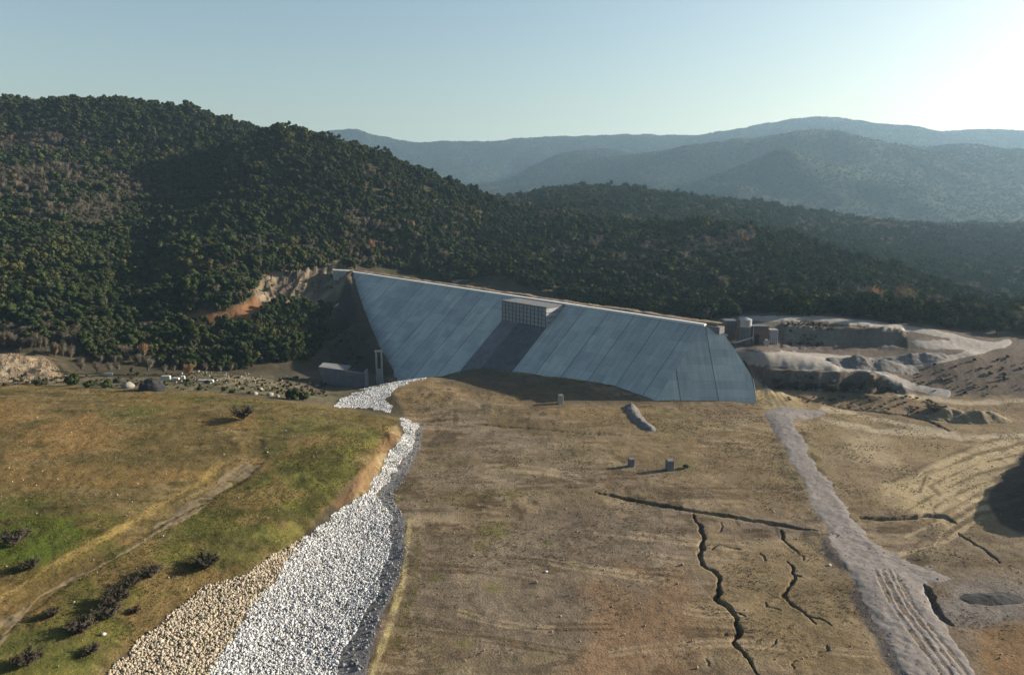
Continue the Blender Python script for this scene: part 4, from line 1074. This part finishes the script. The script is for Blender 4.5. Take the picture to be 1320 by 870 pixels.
# ------------------------------------------------------------------ vegetation meshes
def ico(sub):
    b = bmesh.new(); bmesh.ops.create_icosphere(b, subdivisions=sub, radius=1.0)
    V = np.array([tuple(v_.co) for v_ in b.verts]); Fq = np.array([[v_.index for v_ in f.verts] for f in b.faces]); b.free(); return V, Fq
IV2, IF2 = ico(2)
def crown_arrays(rng, rx, rz, zc, lobes, cards, lob=.45, card=.42):
    Vs, Fs, off = [], [], 0
    for k in range(lobes):
        th = rng.uniform(0, 2 * math.pi); u = rng.uniform(-.7, 1); r = math.sqrt(max(0, 1 - u * u)) * rng.uniform(.35, .75)
        c = np.array([math.cos(th) * r * rx, math.sin(th) * r * rx, zc + u * rz * .62])
        rad = rx * lob * rng.uniform(.75, 1.2)
        d = 1 + .30 * (vnoise(IV2[:, 0] * 2.4 + k * 7, IV2[:, 1] * 2.4 + IV2[:, 2] * 2.1, k + 3) - .5) * 2 + rng.uniform(-.10, .10, len(IV2))
        V = IV2 * (rad * d)[:, None] * np.array([1, 1, .85]) + c
        Vs.append(V); Fs.append(IF2 + off); off += len(V)
    base = np.concatenate(Vs)
    for k in range(cards):
        p = base[rng.integers(len(base))]; ctr = np.array([0, 0, zc]); o = p - ctr
        p = ctr + o * rng.uniform(.96, 1.12)
        a = rng.normal(size=3); a /= np.linalg.norm(a); b = np.cross(a, rng.normal(size=3)); b /= np.linalg.norm(b)
        s = card * rng.uniform(.6, 1.3)
        Vs.append(np.array([p + a * s, p - a * s * .5 + b * s * .7, p - a * s * .5 - b * s * .7])); Fs.append(np.array([[0, 1, 2]]) + off); off += 3
    return np.concatenate(Vs), np.concatenate(Fs)
def twig_arrays(rng, h, spread, n, thick, up=.75, base=.25):
    Vs, Fs, off = [], [], 0
    def strand(p, q, r):
        nonlocal off
        d = q - p; a = np.cross(d, rng.normal(size=3)); a /= np.linalg.norm(a) + 1e-9; b = np.cross(d, a); b /= np.linalg.norm(b) + 1e-9
        Vs.append(np.array([p + a * r, p - a * r * .5 + b * r * .87, p - a * r * .5 - b * r * .87, q]))
        Fs.append(np.array([[0, 1, 3], [1, 2, 3], [2, 0, 3]]) + off); off += 4
    ends = []
    for k in range(max(5, n // 40)):
        th = rng.uniform(0, 2 * math.pi); p = np.array([0, 0, h * base * rng.uniform(.3, 1.2)])
        q = np.array([math.cos(th) * spread * rng.uniform(.2, .75), math.sin(th) * spread * rng.uniform(.2, .75), h * rng.uniform(.5, .85)])
        strand(p, q, thick * 2.2); ends.append((p, q))
    for k in range(n):
        p, q = ends[rng.integers(len(ends))]; t = rng.uniform(.25, 1); s = p + (q - p) * t
        d = rng.normal(size=3) * np.array([1, 1, .5]); d[2] += up * 1.3; d /= np.linalg.norm(d)
        L = h * rng.uniform(.10, .30); e = s + d * L
        rr = math.hypot(e[0], e[1])
        if rr > spread: e[:2] *= spread / rr
        e[2] = max(.05, min(e[2], h * (1 - .25 * (rr / spread) ** 2)))
        strand(s, e, thick)
    return np.concatenate(Vs), np.concatenate(Fs)
def trunk_arrays(h, r, n=7):
    a = np.linspace(0, 2 * math.pi, n, endpoint=False)
    V = np.concatenate([np.stack([np.cos(a) * r * k, np.sin(a) * r * k, np.full(n, z)], -1) + np.array([x, 0, 0]) for k, z, x in ((1.25, -.6, 0), (.85, h * .5, .08), (.45, h, .02))])
    Fq = [[i + l * n, (i + 1) % n + l * n, (i + 1) % n + (l + 1) * n] for l in range(2) for i in range(n)] + [[i + l * n, (i + 1) % n + (l + 1) * n, i + (l + 1) * n] for l in range(2) for i in range(n)]
    return V, np.array(Fq)
VK = []       # (kind, crown mesh, trunk mesh, joined object)
def variant(kind, crown, trunk, cm, tm_, smooth=False):
    c = np_mesh(kind + '_crown', crown[0], crown[1], smooth); c.materials.append(cm)
    t = np_mesh(kind + '_trunk', trunk[0], trunk[1]); t.materials.append(tm_)
    V = np.concatenate([crown[0], trunk[0]]); Fq = np.concatenate([crown[1], trunk[1] + len(crown[0])])
    j = np_mesh(kind, V, Fq, smooth); j.materials.append(cm); j.materials.append(tm_)
    mi = np.zeros(len(Fq), np.int32); mi[len(crown[1]):] = 1; j.polygons.foreach_set('material_index', mi)
    VK.append((kind, c, t, bpy.data.objects.new('%02d_%s' % (len(VK), kind), j)))
rg = np.random.default_rng(21)
for k in range(6): variant('evergreen_tree', crown_arrays(rg, (2.3, 2.9, 2.0, 2.6, 3.2, 2.4)[k], (2.6, 2.2, 3.4, 2.9, 2.3, 3.2)[k], (3.3, 2.9, 4.1, 3.6, 3.0, 4.0)[k], (9, 14, 10, 13, 15, 8)[k], 700, (.42, .34, .42, .36, .30, .48)[k], .34), trunk_arrays(3.5, .22), M['leaf'], M['trunk'])
for k in range(2): variant('olive_tree', crown_arrays(rg, 2.3, 2.5, 3.3, 9, 420), trunk_arrays(3.3, .2), M['olive'], M['trunk'])
for k in range(4): variant('bare_tree', twig_arrays(rg, 5.6 * rg.uniform(.8, 1.2), 2.7 * rg.uniform(.8, 1.15), 620, .04, .4), trunk_arrays(4.0, .14), M['twig'], M['twig'])
variant('russet_tree', twig_arrays(rg, 6.5, 2.6, 620, .05), trunk_arrays(2.5, .15), M['red_twig'], M['trunk'])
far_v = []
for k in range(4):
    c = crown_arrays(rg, 5.0, 4.2, 3.2, 5, 30, .55, .9); mm = np_mesh('far_tree', c[0], c[1], False); mm.materials.append(M['far_leaf']); far_v.append(bpy.data.objects.new('f%02d' % k, mm))

def scatter(name, pts, kind, rot, scl, objs):
    coll = bpy.data.collections.new(name + '_kinds')
    for o in objs: coll.objects.link(o)
    me = bpy.data.meshes.new(name); me.vertices.add(len(pts)); me.vertices.foreach_set('co', np.asarray(pts, np.float32).ravel())
    for an, ty, d in (('kind', 'INT', kind), ('rot', 'FLOAT', rot), ('scl', 'FLOAT', scl)):
        a = me.attributes.new(an, ty, 'POINT'); a.data.foreach_set('value', np.asarray(d, np.int32 if ty == 'INT' else np.float32))
    o = link(name, me)
    ng = bpy.data.node_groups.new(name + '_nodes', 'GeometryNodeTree')
    ng.interface.new_socket('Geometry', in_out='INPUT', socket_type='NodeSocketGeometry'); ng.interface.new_socket('Geometry', in_out='OUTPUT', socket_type='NodeSocketGeometry')
    i = ng.nodes.new('NodeGroupInput'); u = ng.nodes.new('NodeGroupOutput'); s = ng.nodes.new('GeometryNodeInstanceOnPoints')
    ci = ng.nodes.new('GeometryNodeCollectionInfo'); ci.inputs['Collection'].default_value = coll; ci.inputs['Separate Children'].default_value = True; ci.inputs['Reset Children'].default_value = True
    def na(n, t):
        x = ng.nodes.new('GeometryNodeInputNamedAttribute'); x.data_type = t; x.inputs['Name'].default_value = n; return x.outputs['Attribute']
    cx3 = ng.nodes.new('ShaderNodeCombineXYZ'); ng.links.new(na('rot', 'FLOAT'), cx3.inputs['Z'])
    er = ng.nodes.new('FunctionNodeEulerToRotation'); ng.links.new(cx3.outputs[0], er.inputs[0])
    ng.links.new(i.outputs[0], s.inputs['Points']); ng.links.new(ci.outputs[0], s.inputs['Instance']); s.inputs['Pick Instance'].default_value = True
    ng.links.new(na('kind', 'INT'), s.inputs['Instance Index']); ng.links.new(er.outputs[0], s.inputs['Rotation']); ng.links.new(na('scl', 'FLOAT'), s.inputs['Scale'])
    ng.links.new(s.outputs[0], u.inputs[0])
    md = o.modifiers.new('scatter', 'NODES'); md.node_group = ng
    return tag(o, kind='stuff')

# horizon test on the polar grids
def visible(x, y, z, tall):
    e = (z + tall - HC) / y
    ok = np.ones(len(x), bool)
    for (dd, aa, zz, nr, nc) in ((d_near, a_near, gz, len(d_near), len(a_near)), (d_mid, np.linspace(-1.25, 1.35, 560), hz, len(d_mid), 560)):
        E = np.maximum.accumulate((zz.reshape(nr, nc) - HC) / dd[:, None], 0)
        r = np.clip(np.searchsorted(dd, y) - 2, 0, nr - 1); c = np.clip(np.round((x / y - aa[0]) / (aa[1] - aa[0])).astype(int), 0, nc - 1)
        ok &= (E[r, c] <= e + .012) | (y < dd[0])
    return ok
FOREST = [(-400, 0), (1800, 0), (1800, 436), (1320, 434), (1250, 428), (1190, 419), (1100, 410), (1000, 404), (955, 402), (945, 408), (915, 414), (850, 408), (760, 394), (715, 383), (650, 366), (636, 352), (585, 364), (566, 358), (500, 349), (447, 345), (436, 338), (395, 345), (345, 358), (330, 366), (326, 388), (285, 404), (235, 406), (240, 418), (330, 418), (350, 398), (380, 396), (420, 396), (431, 415), (420, 440), (405, 462), (330, 474), (290, 480), (240, 476), (180, 470), (100, 466), (85, 452), (-400, 444)]
rng = np.random.default_rng(99)
pts = []
for (r0, r1, sp_) in ((340, 620, 3.7), (620, 950, 4.1), (950, 1950, 5.8)):
    n = int(2 * .86 * (r1 * r1 - r0 * r0) / 2 / sp_ ** 2 * 1.0)
    y = np.sqrt(rng.uniform(r0 * r0, r1 * r1, n)); x = y * rng.uniform(-.86, .86, n)
    pts.append(np.stack([x, y], -1))
pts = np.concatenate(pts)
tz = H(pts[:, 0], pts[:, 1])
px, py = proj(pts[:, 0], pts[:, 1], tz)
sdv = poly_sd(px, py, FOREST)
dcrest = (pts - R_[:2]) @ NRM
behind = (dcrest < -14) | ((pts - R_[:2]) @ AX > DAM_LEN + 12) | (px < 436)
ok = (sdv + fbm(pts[:, 0], pts[:, 1], 15, 3, 5) * 4 > 0) & visible(pts[:, 0], pts[:, 1], tz, 7.5) & behind & ((pts[:, 1] > 400) | (pts[:, 0] < -20) | (pts[:, 0] > 120))
pts, tz, px, py = pts[ok], tz[ok], px[ok], py[ok]
nb = fbm(pts[:, 0], pts[:, 1], 70, 4, 301); n5 = fbm(pts[:, 0], pts[:, 1], 18, 2, 302)
bare = nb + .55 * n5 + .5 * rng.normal(size=len(pts)) * .5
bl = np.zeros(len(pts))
for poly, w in (([(-50, 150), (60, 165), (180, 200), (200, 250), (120, 290), (60, 300), (-50, 300)], .75), ([(-50, 420), (110, 425), (110, 470), (-50, 470)], 1.3), ([(870, 320), (1330, 380), (1330, 440), (1000, 410), (850, 400)], .45), ([(100, 430), (300, 440), (300, 480), (100, 470)], .5),
                ([(820, 300), (1000, 300), (1150, 350), (1000, 380), (800, 350)], .3), ([(1020, 280), (1330, 300), (1330, 340), (1000, 310)], .3)):
    bl = np.maximum(bl, w * sstep(-20, 20, poly_sd(px, py, poly)))
kind = rng.integers(0, 6, len(pts))
isb = (bare + bl > .86) | (rng.random(len(pts)) < .04)
kind = np.where(isb, rng.integers(8, 12, len(pts)), kind)
ol = (~isb) & (fbm(pts[:, 0], pts[:, 1], 45, 3, 305) + .4 * rng.normal(size=len(pts)) > .62)
kind = np.where(ol, rng.integers(6, 8, len(pts)), kind)
kind = np.where(isb & (rng.random(len(pts)) < .02), 12, kind)
scl = np.clip(np.exp(rng.normal(-.12, .30, len(pts))), .42, 1.6) * (1.08 + .30 * sstep(560, 800, px)) * np.where(rng.random(len(pts)) < .06, 1.3, 1) * np.where(pts[:, 1] > 950, 1.2, 1.0)
scl = scl * np.where(poly_sd(px, py, [(240, 410), (440, 390), (440, 470), (240, 480)]) > 0, .85, 1)
rot = rng.uniform(0, 6.28, len(pts))
dist = np.hypot(pts[:, 0], pts[:, 1])
infr = (px > 2) & (px < 1318)
order = np.argsort(np.where(infr, dist, 1e9)); near_i = order[:300]
mask = np.ones(len(pts), bool); mask[near_i] = False
scatter('woodland', np.stack([pts[:, 0], pts[:, 1], tz - .25], -1)[mask], kind[mask], rot[mask], scl[mask], [v_[3] for v_ in VK])
NAMES = {'evergreen_tree': 'dark green broadleaf tree', 'olive_tree': 'olive green bushy tree', 'bare_tree': 'leafless grey brown tree', 'russet_tree': 'russet leafless tree'}
def zone(a, b):
    if a < 235: return 'at the foot of the left hill behind the meadow'
    if a < 460: return 'on the bank below the rocky outcrop left of the dam'
    if a < 930: return 'at the wood edge behind the dam crest'
    return 'at the wood edge above the gravel terraces right of the dam'
for i in near_i:
    kd, cm, tm2, _ = VK[kind[i]]
    zt = zone(px[i], py[i])
    r = empty(kd, (pts[i, 0], pts[i, 1], tz[i] - .25), rot[i]); r.scale = (scl[i],) * 3
    tag(r, NAMES[kd] + ' ' + zt, 'tree', NAMES[kd] + 's ' + zt)
    link('crown', cm, None, r); link('trunk', tm2, None, r)
print('forest', len(pts), 'behind', dist[near_i].max())

n = int(2 * .80 * (5600 ** 2 - 2000 ** 2) / 2 / 13.0 ** 2)
y = np.sqrt(rng.uniform(2000 ** 2, 5600 ** 2, n)); x = y * rng.uniform(-.42, .80, n)
z = HF(x, y)
dd, aa = d_far, np.linspace(-1.0, 1.25, 640)
E = np.maximum.accumulate((fz.reshape(330, 640) - HC) / dd[:, None], 0)
r = np.clip(np.searchsorted(dd, y) - 2, 0, 329); c = np.clip(np.round((x / y - aa[0]) / (aa[1] - aa[0])).astype(int), 0, 639)
ok = E[r, c] <= (z + 9 - HC) / y + .0015
thin = fbm(x, y, 300, 4, 7)
ok &= rng.random(n) < np.clip(.8 + thin * .5, .25, 1)
x, y, z = x[ok], y[ok], z[ok]
scatter('far_woodland', np.stack([x, y, z - 1], -1), rng.integers(0, 4, len(x)), rng.uniform(0, 6.28, len(x)), rng.uniform(.45, 1.0, len(x)), far_v)
print('far', len(x))

# ------------------------------------------------------------------ shrubs, one by one
rg = np.random.default_rng(5)
SHR = {}
SHR['green'] = [(np_mesh('foliage', *crown_arrays(rg, 1.0, .95, .8, 10, 420, .42, .16), False), M['leaf']) for _ in range(3)]
SHR['dead'] = [(np_mesh('twigs', *twig_arrays(rg, 1.05, 1.3, 2600, .020, .35, .12), False), M['dark_twig']) for _ in range(3)]
SHR['bare'] = [(np_mesh('twigs', *twig_arrays(rg, 7.0, 2.4, 700, .04), False), M['twig']) for _ in range(2)]
SHR['russet'] = [(np_mesh('twigs', *twig_arrays(rg, 5.2, 2.7, 900, .05, .5, .1), False), M['red_twig']) for _ in range(1)]
for lst in SHR.values():
    for m_, mt in lst: m_.materials.append(mt)
stem = trunk_arrays(.8, .07); stem_me = np_mesh('stem', *stem); stem_me.materials.append(M['trunk'])
def shrub(name, kind, px, py, s, label, cat='shrub', flat=1.0):
    g = gp(px, py)
    r = empty(name, g, rg.uniform(0, 6.28)); r.scale = (s, s, s * flat); tag(r, label, cat)
    m_, mt = SHR[kind][rg.integers(len(SHR[kind]))]
    link('foliage' if kind == 'green' else 'twigs', m_, None, r); link('stem', stem_me, None, r)
shrub('shrub', 'green', 94, 497, 3.0, 'round dark green shrub at the far meadow edge beside the spoil bank')
shrub('shrub', 'green', 115, 500, 2.2, 'pale low shrub right of the round dark one at the meadow edge', flat=.8)
shrub('shrub', 'green', 137, 500, 2.4, 'dark shrub left of the pale boulder at the far meadow edge', flat=.8)
shrub('shrub', 'green', 377, 515, 2.9, 'larger dark green bush near the white rock channel mouth')
shrub('shrub', 'green', 392, 516, 2.0, 'smaller dark bush touching the larger one by the channel mouth')
shrub('shrub', 'green', 50, 497, 2.0, 'tiny dark shrub under the spoil bank at the far left', flat=.8)
shrub('shrub', 'green', 300, 506, 1.4, 'low dark tuft on the valley edge left of the dark bushes', flat=.7)
shrub('shrub', 'green', 884, 604, .95, 'bright green little shrub right of the taller manhole shaft', flat=.8)
shrub('dead_bush', 'dead', 314, 541, 4.59, 'grey dead brush heap in the middle of the meadow', 'dead bush')
shrub('dead_bush', 'dead', 20, 703, 3.51, 'black leafless bush on the green hump at left', 'dead bush')
shrub('dead_bush', 'dead', 40, 733, 2.29, 'small dark bush below the green hump beside the track', 'dead bush')
shrub('dead_bush', 'dead', 265, 732, 3.51, 'dark bush on the slope just above the tan rocks', 'dead bush')
shrub('dead_bush', 'dead', 196, 744, 2.56, 'dark bush between the track and the tan rocks', 'dead bush')
shrub('dead_bush', 'dead', 168, 757, 2.16, 'small purple brown bush at the top of the long dark thicket', 'dead bush')
shrub('dead_bush', 'dead', 150, 780, 3.24, 'purple brown bush in the middle of the thicket below the track', 'dead bush')
shrub('dead_bush', 'dead', 140, 798, 2.84, 'purple brown bush at the lower end of the thicket', 'dead bush')
shrub('dead_bush', 'dead', 106, 817, 2.84, 'black bush left of a white stone low on the slope', 'dead bush')
shrub('dead_bush', 'dead', 174, 789, 1.35, 'tiny black bush right of the thicket', 'dead bush')
shrub('dead_bush', 'dead', 36, 858, 2.70, 'black bush at the bottom left corner of the meadow', 'dead bush')
shrub('dead_bush', 'dead', 68, 795, 1.76, 'faint grey bush beside the lower track', 'dead bush')
shrub('dead_bush', 'dead', 118, 845, 1.76, 'small dark bush close to the tan rock edge at the bottom', 'dead bush')
shrub('dead_bush', 'dead', 1205, 530, 4.05, 'purple scrub patch beside the soil heaps on the right', 'dead bush', flat=.6)
shrub('bare_tree', 'bare', 192, 483, 1.55, 'tall round crowned bare tree standing in front of the dark wood', 'tree')
shrub('bare_tree', 'bare', 105, 480, 1.2, 'bare spreading tree beside the spoil bank', 'tree')
shrub('bare_tree', 'bare', 212, 484, .85, 'small upright bare tree right of the tall round one', 'tree')
shrub('bare_tree', 'bare', 265, 482, .8, 'small bare tree right of the russet bush', 'tree')
shrub('bare_tree', 'bare', 125, 482, 1.0, 'thin bare tree right of the spreading one', 'tree')
shrub('bare_tree', 'bare', 40, 452, 1.25, 'bare grey pink tree rising behind the spoil bank', 'tree')
shrub('russet_bush', 'russet', 243, 484, 1.2, 'round russet brown bush at the foot of the hill', 'shrub')
shrub('russet_bush', 'russet', 72, 458, 1.3, 'orange brown bare bush at the top of the spoil bank', 'shrub')
for k, (a, b) in enumerate([(4, 450), (18, 451), (30, 452), (52, 453), (60, 456), (82, 462), (92, 468), (14, 446), (70, 460), (46, 449)]):
    g = gp(a, b); r = empty('bare_tree', g, rg.uniform(0, 6.28)); sc_ = rg.uniform(1.15, 1.6); r.scale = (sc_ * .8, sc_ * .8, sc_)
    tag(r, 'leafless pink grey tree in the row behind the spoil bank', 'tree', 'bare trees behind the spoil bank')
    link('twigs', SHR['bare'][k % 2][0], None, r); link('stem', stem_me, None, r)
for k, (a, b) in enumerate([(142, 482), (152, 481), (170, 483), (224, 482), (284, 482), (298, 481)]):
    g = gp(a, b); r = empty('bare_tree', g, rg.uniform(0, 6.28)); sc_ = rg.uniform(.6, .95); r.scale = (sc_, sc_, sc_)
    tag(r, 'short leafless brown tree at the hill foot behind the white blocks', 'tree', 'bare trees at the hill foot')
    link('twigs', SHR['bare'][k % 2][0], None, r); link('stem', stem_me, None, r)
for k, (a, b) in enumerate([(1000, 495), (1022, 497), (1045, 499), (1068, 500), (1090, 503), (1128, 499)]):
    shrub('dead_bush', 'dead', a, b, 2.6 + rg.random(), ['dark scrub at the left end', 'dark scrub second from the left', 'dark scrub third from the left', 'dark scrub fourth from the left', 'dark scrub fifth from the left', 'dark scrub at the right end'][k] + ' of the shaded bank below the terrace', 'scrub')

tw2 = [bpy.data.objects.new('s%02d' % k, mm) for k, mm in enumerate([SHR['dead'][0][0], SHR['dead'][1][0], SHR['green'][0][0], SHR['dead'][2][0]])]
sp2, sk2 = [], []
for poly, n_, kk in (([(985, 480), (1120, 490), (1160, 506), (1000, 504)], 700, 4), ([(1160, 486), (1260, 458), (1330, 462), (1330, 508), (1195, 508)], 90, 4), ([(1010, 418), (1080, 420), (1060, 446), (1012, 446)], 200, 4), ([(0, 486), (250, 484), (420, 490), (420, 512), (300, 506), (60, 498), (0, 498)], 420, 4),
                     ([(1010, 512), (1180, 510), (1240, 528), (1200, 540), (1060, 524)], 120, 2), ([(330, 350), (440, 345), (430, 410), (330, 400)], 160, 4), ([(430, 410), (470, 420), (490, 470), (400, 470)], 160, 4)):
    pw = np.array([gp(*q) for q in poly]); n_ = n_ * 2
    x = rng.uniform(pw[:, 0].min() - 5, pw[:, 0].max() + 5, n_); y = rng.uniform(pw[:, 1].min() - 5, pw[:, 1].max() + 5, n_); z = H(x, y)
    a, b = proj(x, y, z); ok = poly_sd(a, b, poly) + 4 * fbm(x, y, 8, 3, 9) > 0
    sp2.append(np.stack([x, y, z], -1)[ok]); sk2.append(rng.integers(0, kk, ok.sum()))
sp2 = np.concatenate(sp2); sk2 = np.concatenate(sk2)
scatter('low_scrub', sp2, sk2, rng.uniform(0, 6.28, len(sp2)), rng.uniform(.25, 1.05, len(sp2)), tw2)

# boulders, white slabs and small litter
def boulder(name, px, py, s, label, mat, sc=(1, .8, .7), cat='boulder'):
    g = gp(px, py); d = rg.uniform(.8, 1.15, len(IV2))
    Vv = IV2 * (1 + .35 * (vnoise(IV2[:, 0] * 1.7 + px, IV2[:, 1] * 1.7 + IV2[:, 2], 3) - .5))[:, None] * np.array(sc) * s
    o = link(name, np_mesh(name, Vv, IF2, False), mat); o.location = (g[0], g[1], g[2] + s * sc[2] * .45); o.rotation_euler = (0, 0, rg.uniform(0, 3))
    tag(o, label, cat)
boulder('boulder', 165, 500, 2.6, 'pale boulder left of the dark rounded mound', M['stone'])
boulder('boulder', 329, 509, 1.3, 'small pale boulder alone on the valley edge', M['stone'])
boulder('boulder', 348, 510, 1.5, 'grey boulder left of the dark green bushes', M['stone'])
boulder('boulder', 358, 512, 1.0, 'small grey boulder right beside the grey one', M['stone'])
boulder('boulder', 152, 493, 2.0, 'dark boulder behind the pale boulder', M['black'])
boulder('stone', 134, 820, .45, 'white stone beside the black bush low on the slope', M['white'], cat='stone')
boulder('stone', 704, 737, .40, 'white stone alone in the middle of the plain', M['white'], cat='stone')
boulder('stone', 1069, 729, .45, 'white stone at the left side of the gravel road', M['white'], cat='stone')
def slab(px, py, w, h, rz, label):
    g = gp(px, py); r = empty('white_block', g, rz); tag(r, label, 'block')
    MB().box((0, 0, h / 2 - .2), (w, 1.2, h + .4), bev=.08).build('slab', M['white'], r)
    MB().box((0, -.02, h + .05), (w * .9, 1.0, .12), bev=.03).build('top', M['white'], r)
slab(214, 489, 4.0, 1.5, .05, 'long white block at the left of the three by the bare trees')
slab(227, 491, 3.0, 1.3, -.1, 'middle white block of the three by the bare trees')
slab(236, 489, 1.7, 1.5, .2, 'shortest white block of the three by the bare trees')
slab(265, 492, 7.0, .9, 0, 'low long pale slab right of the white blocks')
slab(140, 484, 3.6, .9, .1, 'flat white slab behind the far meadow shrubs')

# ------------------------------------------------------------------ grass on the meadow
def tuft_mesh(seed):
    r = np.random.default_rng(seed); Vs, Fs = [], []
    for k in range(9):
        th = r.uniform(0, 6.28); p = np.array([r.normal(0, .16), r.normal(0, .16), -.05]); t = p + np.array([math.cos(th) * .22, math.sin(th) * .22, r.uniform(.25, .6)]); s = np.array([-math.sin(th), math.cos(th), 0]) * .07
        Vs += [p - s, p + s, t]; Fs.append([k * 3, k * 3 + 1, k * 3 + 2])
    m_ = np_mesh('tuft', np.array(Vs), np.array(Fs), False); m_.materials.append(M['grass']); return bpy.data.objects.new('g%02d' % seed, m_)
w = P(np.array([p[0] for p in MEADOW]), np.array([p[1] for p in MEADOW]), 7.0)
n = 80000
y = np.sqrt(rng.uniform(110 ** 2, 290 ** 2, n)); x = y * rng.uniform(-.80, -.10, n)
z = H(x, y); a, b = proj(x, y, z)
ok = (poly_sd(a, b, MEADOW) > 3) & ((rng.random(n) < .3) | (poly_sd(a, b, [(0, 830), (60, 770), (190, 690), (330, 610), (420, 560), (512, 545), (440, 645), (372, 706), (262, 757), (172, 830), (120, 880), (0, 890)]) > 0) | (poly_sd(a, b, [(-40, 640), (60, 640), (170, 660), (140, 715), (0, 760)]) > 0)) & (fbm(x, y, 12, 4, 44) + .3 * rng.normal(size=n) > -.1) & (seg_dist(x, y, TRACKC)[0] > 2.2)
scatter('meadow_grass', np.stack([x, y, z], -1)[ok], rng.integers(0, 4, ok.sum()), rng.uniform(0, 6.28, ok.sum()), rng.uniform(.3, .75, ok.sum()), [tuft_mesh(k) for k in range(4)])

M['straw'] = mat_leaf('dry_grass', [(.30, .24, .13), (.20, .155, .085), (.36, .29, .17), (.18, .145, .07)], .3)
def dry_obj(k):
    o = tuft_mesh(20 + k); o.data.materials.clear(); o.data.materials.append(M['straw']); return o
n = 80000
y = np.sqrt(rng.uniform(112 ** 2, 300 ** 2, n)); x = y * rng.uniform(-.18, .80, n)
cl = fbm(x, y, 10, 4, 55) + .5 * fbm(x, y, 40, 3, 56)
ok = cl + .25 * rng.normal(size=n) > .22
x, y = x[ok], y[ok]; z = H(x, y); a, b = proj(x, y, z)
ok = (poly_sd(a, b, PLAIN) > 4) & (poly_sd(a, b, ROAD_POLY) < -4) & (poly_sd(a, b, WPOLY) < 0) & (a < 1330)
scatter('dry_grass', np.stack([x, y, z], -1)[ok], rng.integers(0, 4, ok.sum()), rng.uniform(0, 6.28, ok.sum()), rng.uniform(.2, .7, ok.sum()), [dry_obj(k) for k in range(4)])

# ------------------------------------------------------------------ air
hb = MB(); hb.box((400, 3800, 330), (13000, 10400, 740))
m = bpy.data.materials.new('air'); m.use_nodes = True
nt = m.node_tree; nt.nodes.remove(nt.nodes['Principled BSDF'])
pv = nt.nodes.new('ShaderNodeVolumePrincipled'); pv.inputs['Color'].default_value = (.46, .73, 1.0, 1); pv.inputs['Density'].default_value = 6.5e-5; pv.inputs['Anisotropy'].default_value = .3
nt.links.new(pv.outputs[0], nt.nodes['Material Output'].inputs['Volume'])
tag(hb.build('haze', m), kind='stuff')
